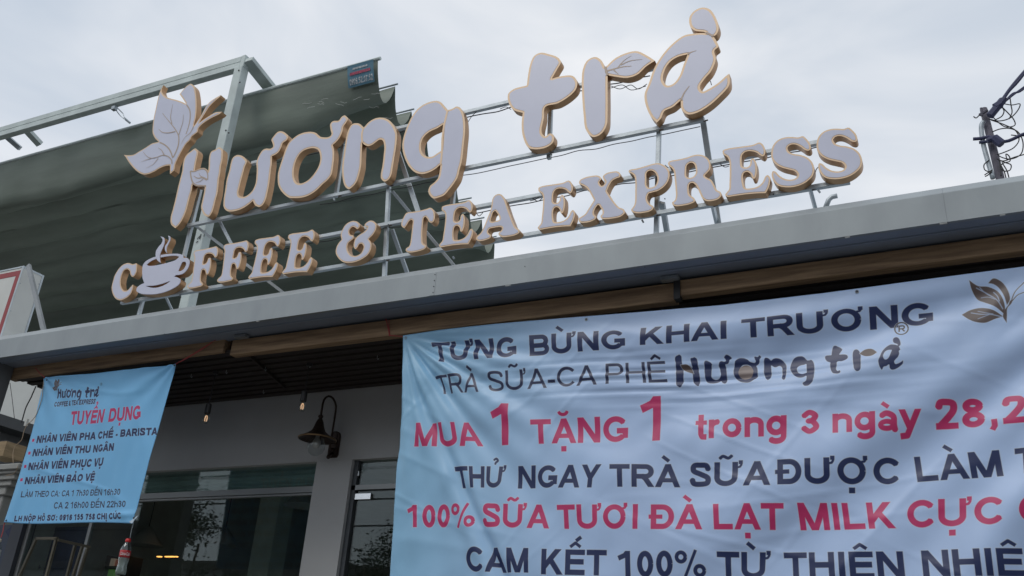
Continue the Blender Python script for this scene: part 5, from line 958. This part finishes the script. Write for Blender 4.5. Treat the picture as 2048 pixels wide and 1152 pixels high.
# small display shelf inside
p = PY(229, 1125, 5.6); ds = thing('display_shelf', (p.x, 5.6, .131), 'small display shelf with faintly self-glowing coloured packets inside the shop behind the cola bottle', 'shelf')
link('shelf_board', MB().box((p.x - .1, 5.6, p.z - .035), (p.x + .1, 5.8, p.z - .028)).box((p.x - .1, 5.6, p.z - .13), (p.x + .1, 5.8, p.z - .123)).box((p.x - .105, 5.6, .131), (p.x - .1, 5.8, p.z + .06)).box((p.x + .1, 5.6, .131), (p.x + .105, 5.8, p.z + .06)), black_m, ds)
for i, (dx, c_, hh) in enumerate(((-.065, (.4, .3, .24), .065), (-.005, (.35, .12, .08), .055), (.055, (.3, .28, .2), .06))): link('packet', MB().box((p.x + dx - .022, 5.63, p.z - .027), (p.x + dx + .022, 5.7, p.z - .027 + hh)), emit('self_glow_packet_%d' % i, c_, .25), ds)  # packets emit faintly themselves: shelf light put into their material, no lamp here
for i, (dx, c_, hh) in enumerate(((-.05, (.12, .3, .06), .07), (.04, (.3, .34, .25), .055))): link('packet', MB().box((p.x + dx - .032, 5.63, p.z - .122), (p.x + dx + .032, 5.7, p.z - .122 + hh)), emit('self_glow_packet_b%d' % i, c_, .2), ds)  # lower row, same glow built into the packet colour
# cone lamps hanging inside
def cone(px, py, Y, label):
    p = PY(px, py, Y); r = thing('cone_lamp', p, label, 'lamp', 'white cone pendants inside the shop')
    link('cone_shade', MB().lathe(p, [(.02, .16), (.05, .13), (.16, 0), (.158, -.004), (.045, .12)], 24), mat('enamel_white', (.5, .5, .48), .4), r, smooth=True); link('cord', MB().tube([p + Vector((0, 0, .15)), (p.x, p.y, 3.45)], .004, 6), cord_m, r)
cone(445, 1091, 6.6, 'white cone pendant inside the window left of the pale column'); cone(290, 1090, 6.0, 'white cone pendant inside the window nearest the cola bottle'); cone(608, 1012, 5.8, 'white cone pendant inside the window beside the pier')

# ================================================================== ACROSS THE STREET (seen only as reflections)
street = [(-52, -37, 8.6, (.10, .10, .11), 'dark two storey house at the far left across the street'), (-36.8, -25.1, 5.4, (.30, .30, .29), 'low light grey house with sky above it across the street'), (-24.9, -20.7, 5.9, (.13, .125, .125), 'narrow dark brick house across the street'),
          (-20.5, -13, 5.2, (.20, .21, .22), 'low blue grey house across the street beside the dark brick one'), (-12.9, -7.2, 8.8, (.16, .15, .15), 'brown grey two storey house across the street'),
          (-7.1, 1.5, 10.5, (.20, .21, .22), 'tall blue grey house across the street opposite the shop'), (1.6, 12, 8.0, (.26, .24, .21), 'beige house across the street opposite the opening banner'), (12.1, 26, 9.5, (.2, .2, .19), 'grey corner house at the far right across the street')]
for x0_, x1_, hh, c_, lab_ in street:
    oh = thing('opposite_house', ((x0_ + x1_) / 2, -17, .13), lab_, 'building', 'houses across the street')
    link('wall', MB().box((x0_, -25, .1), (x1_, -17, hh)), mat('house_paint_%d' % int(x0_), c_, .85), oh)
    n_ = int((x1_ - x0_) / 2.6)
    for i in range(n_):
        for j in range(int(hh / 3.2)):
            x = x0_ + .6 + i * 2.6; z = 1.2 + j * 3.1; f_ = link('window', MB().box((x, -16.99, z), (x + 1.3, -16.95, z + 1.5)), alu, oh); link('pane', MB().box((x + .08, -16.949, z + .08), (x + 1.22, -16.94, z + 1.42)), glass_dark, f_)
    link('parapet', MB().box((x0_ + .02, -17.3, hh + .001), (x1_ - .02, -16.9, hh + .3)), concrete, oh)
def tree(x, y, h, r, label, seed, n=1500, m=leaf_m):
    rn = random.Random(seed); t = thing('street_tree', (x, y, .13), label, 'tree', 'trees across the street')
    link('trunk', MB().tube([(x, y, 0), (x + .1, y, h * .35), (x - .05, y + .1, h * .7)], [.16, .12, .06], 8).tube([(x + .1, y, h * .35), (x + r * .5, y, h * .7)], [.07, .03], 6).tube([(x + .05, y, h * .4), (x - r * .5, y + .3, h * .75)], [.07, .03], 6), bark_m, t, smooth=True)
    mb = MB(); cl = [(x + rn.gauss(0, r * .45), y + rn.gauss(0, r * .4), h * .78 + rn.gauss(0, r * .4)) for _ in range(22)]
    for k in range(n):
        c_ = Vector(rn.choice(cl)) + Vector((rn.gauss(0, r * .2), rn.gauss(0, r * .2), rn.gauss(0, r * .18))); a = Vector((rn.gauss(0, 1), rn.gauss(0, 1), rn.gauss(-.3, .7))).normalized(); b = a.orthogonal().normalized(); s_ = rn.uniform(.04, .09)
        mb.add([c_ - a * s_, c_ + b * s_ * .35, c_ + a * s_, c_ - b * s_ * .35], [(0, 1, 2, 3)])
    link('crown', mb, m, t)
tree(-18.1, -8.0, 6.8, .9, 'leafy street tree with drooping leaves, leftmost across the street', 1, 1500, leaf_dk); tree(-16.9, -8.6, 4.9, .9, 'low bushy street tree beside the drooping one', 2, 1500); tree(-14.6, -12.0, 6.4, 1.0, 'street tree with fine leaves behind the low bushy one', 3, 1700, leaf_dk)
for k, (z, s_) in enumerate(((5.0, .25), (5.6, .3), (6.3, .2))):
    o = link('overhead_cable', MB().tube([(-40 + i * 5, -7.5, z + s_ * ((i - 8) / 8) ** 2) for i in range(17)], .02, 6), cord_m, loc=(-40, -7.5, z)); tag(o, ('lowest', 'middle', 'highest')[k] + ' black cable strung along the far side of the street', 'cable', 'overhead street cables')
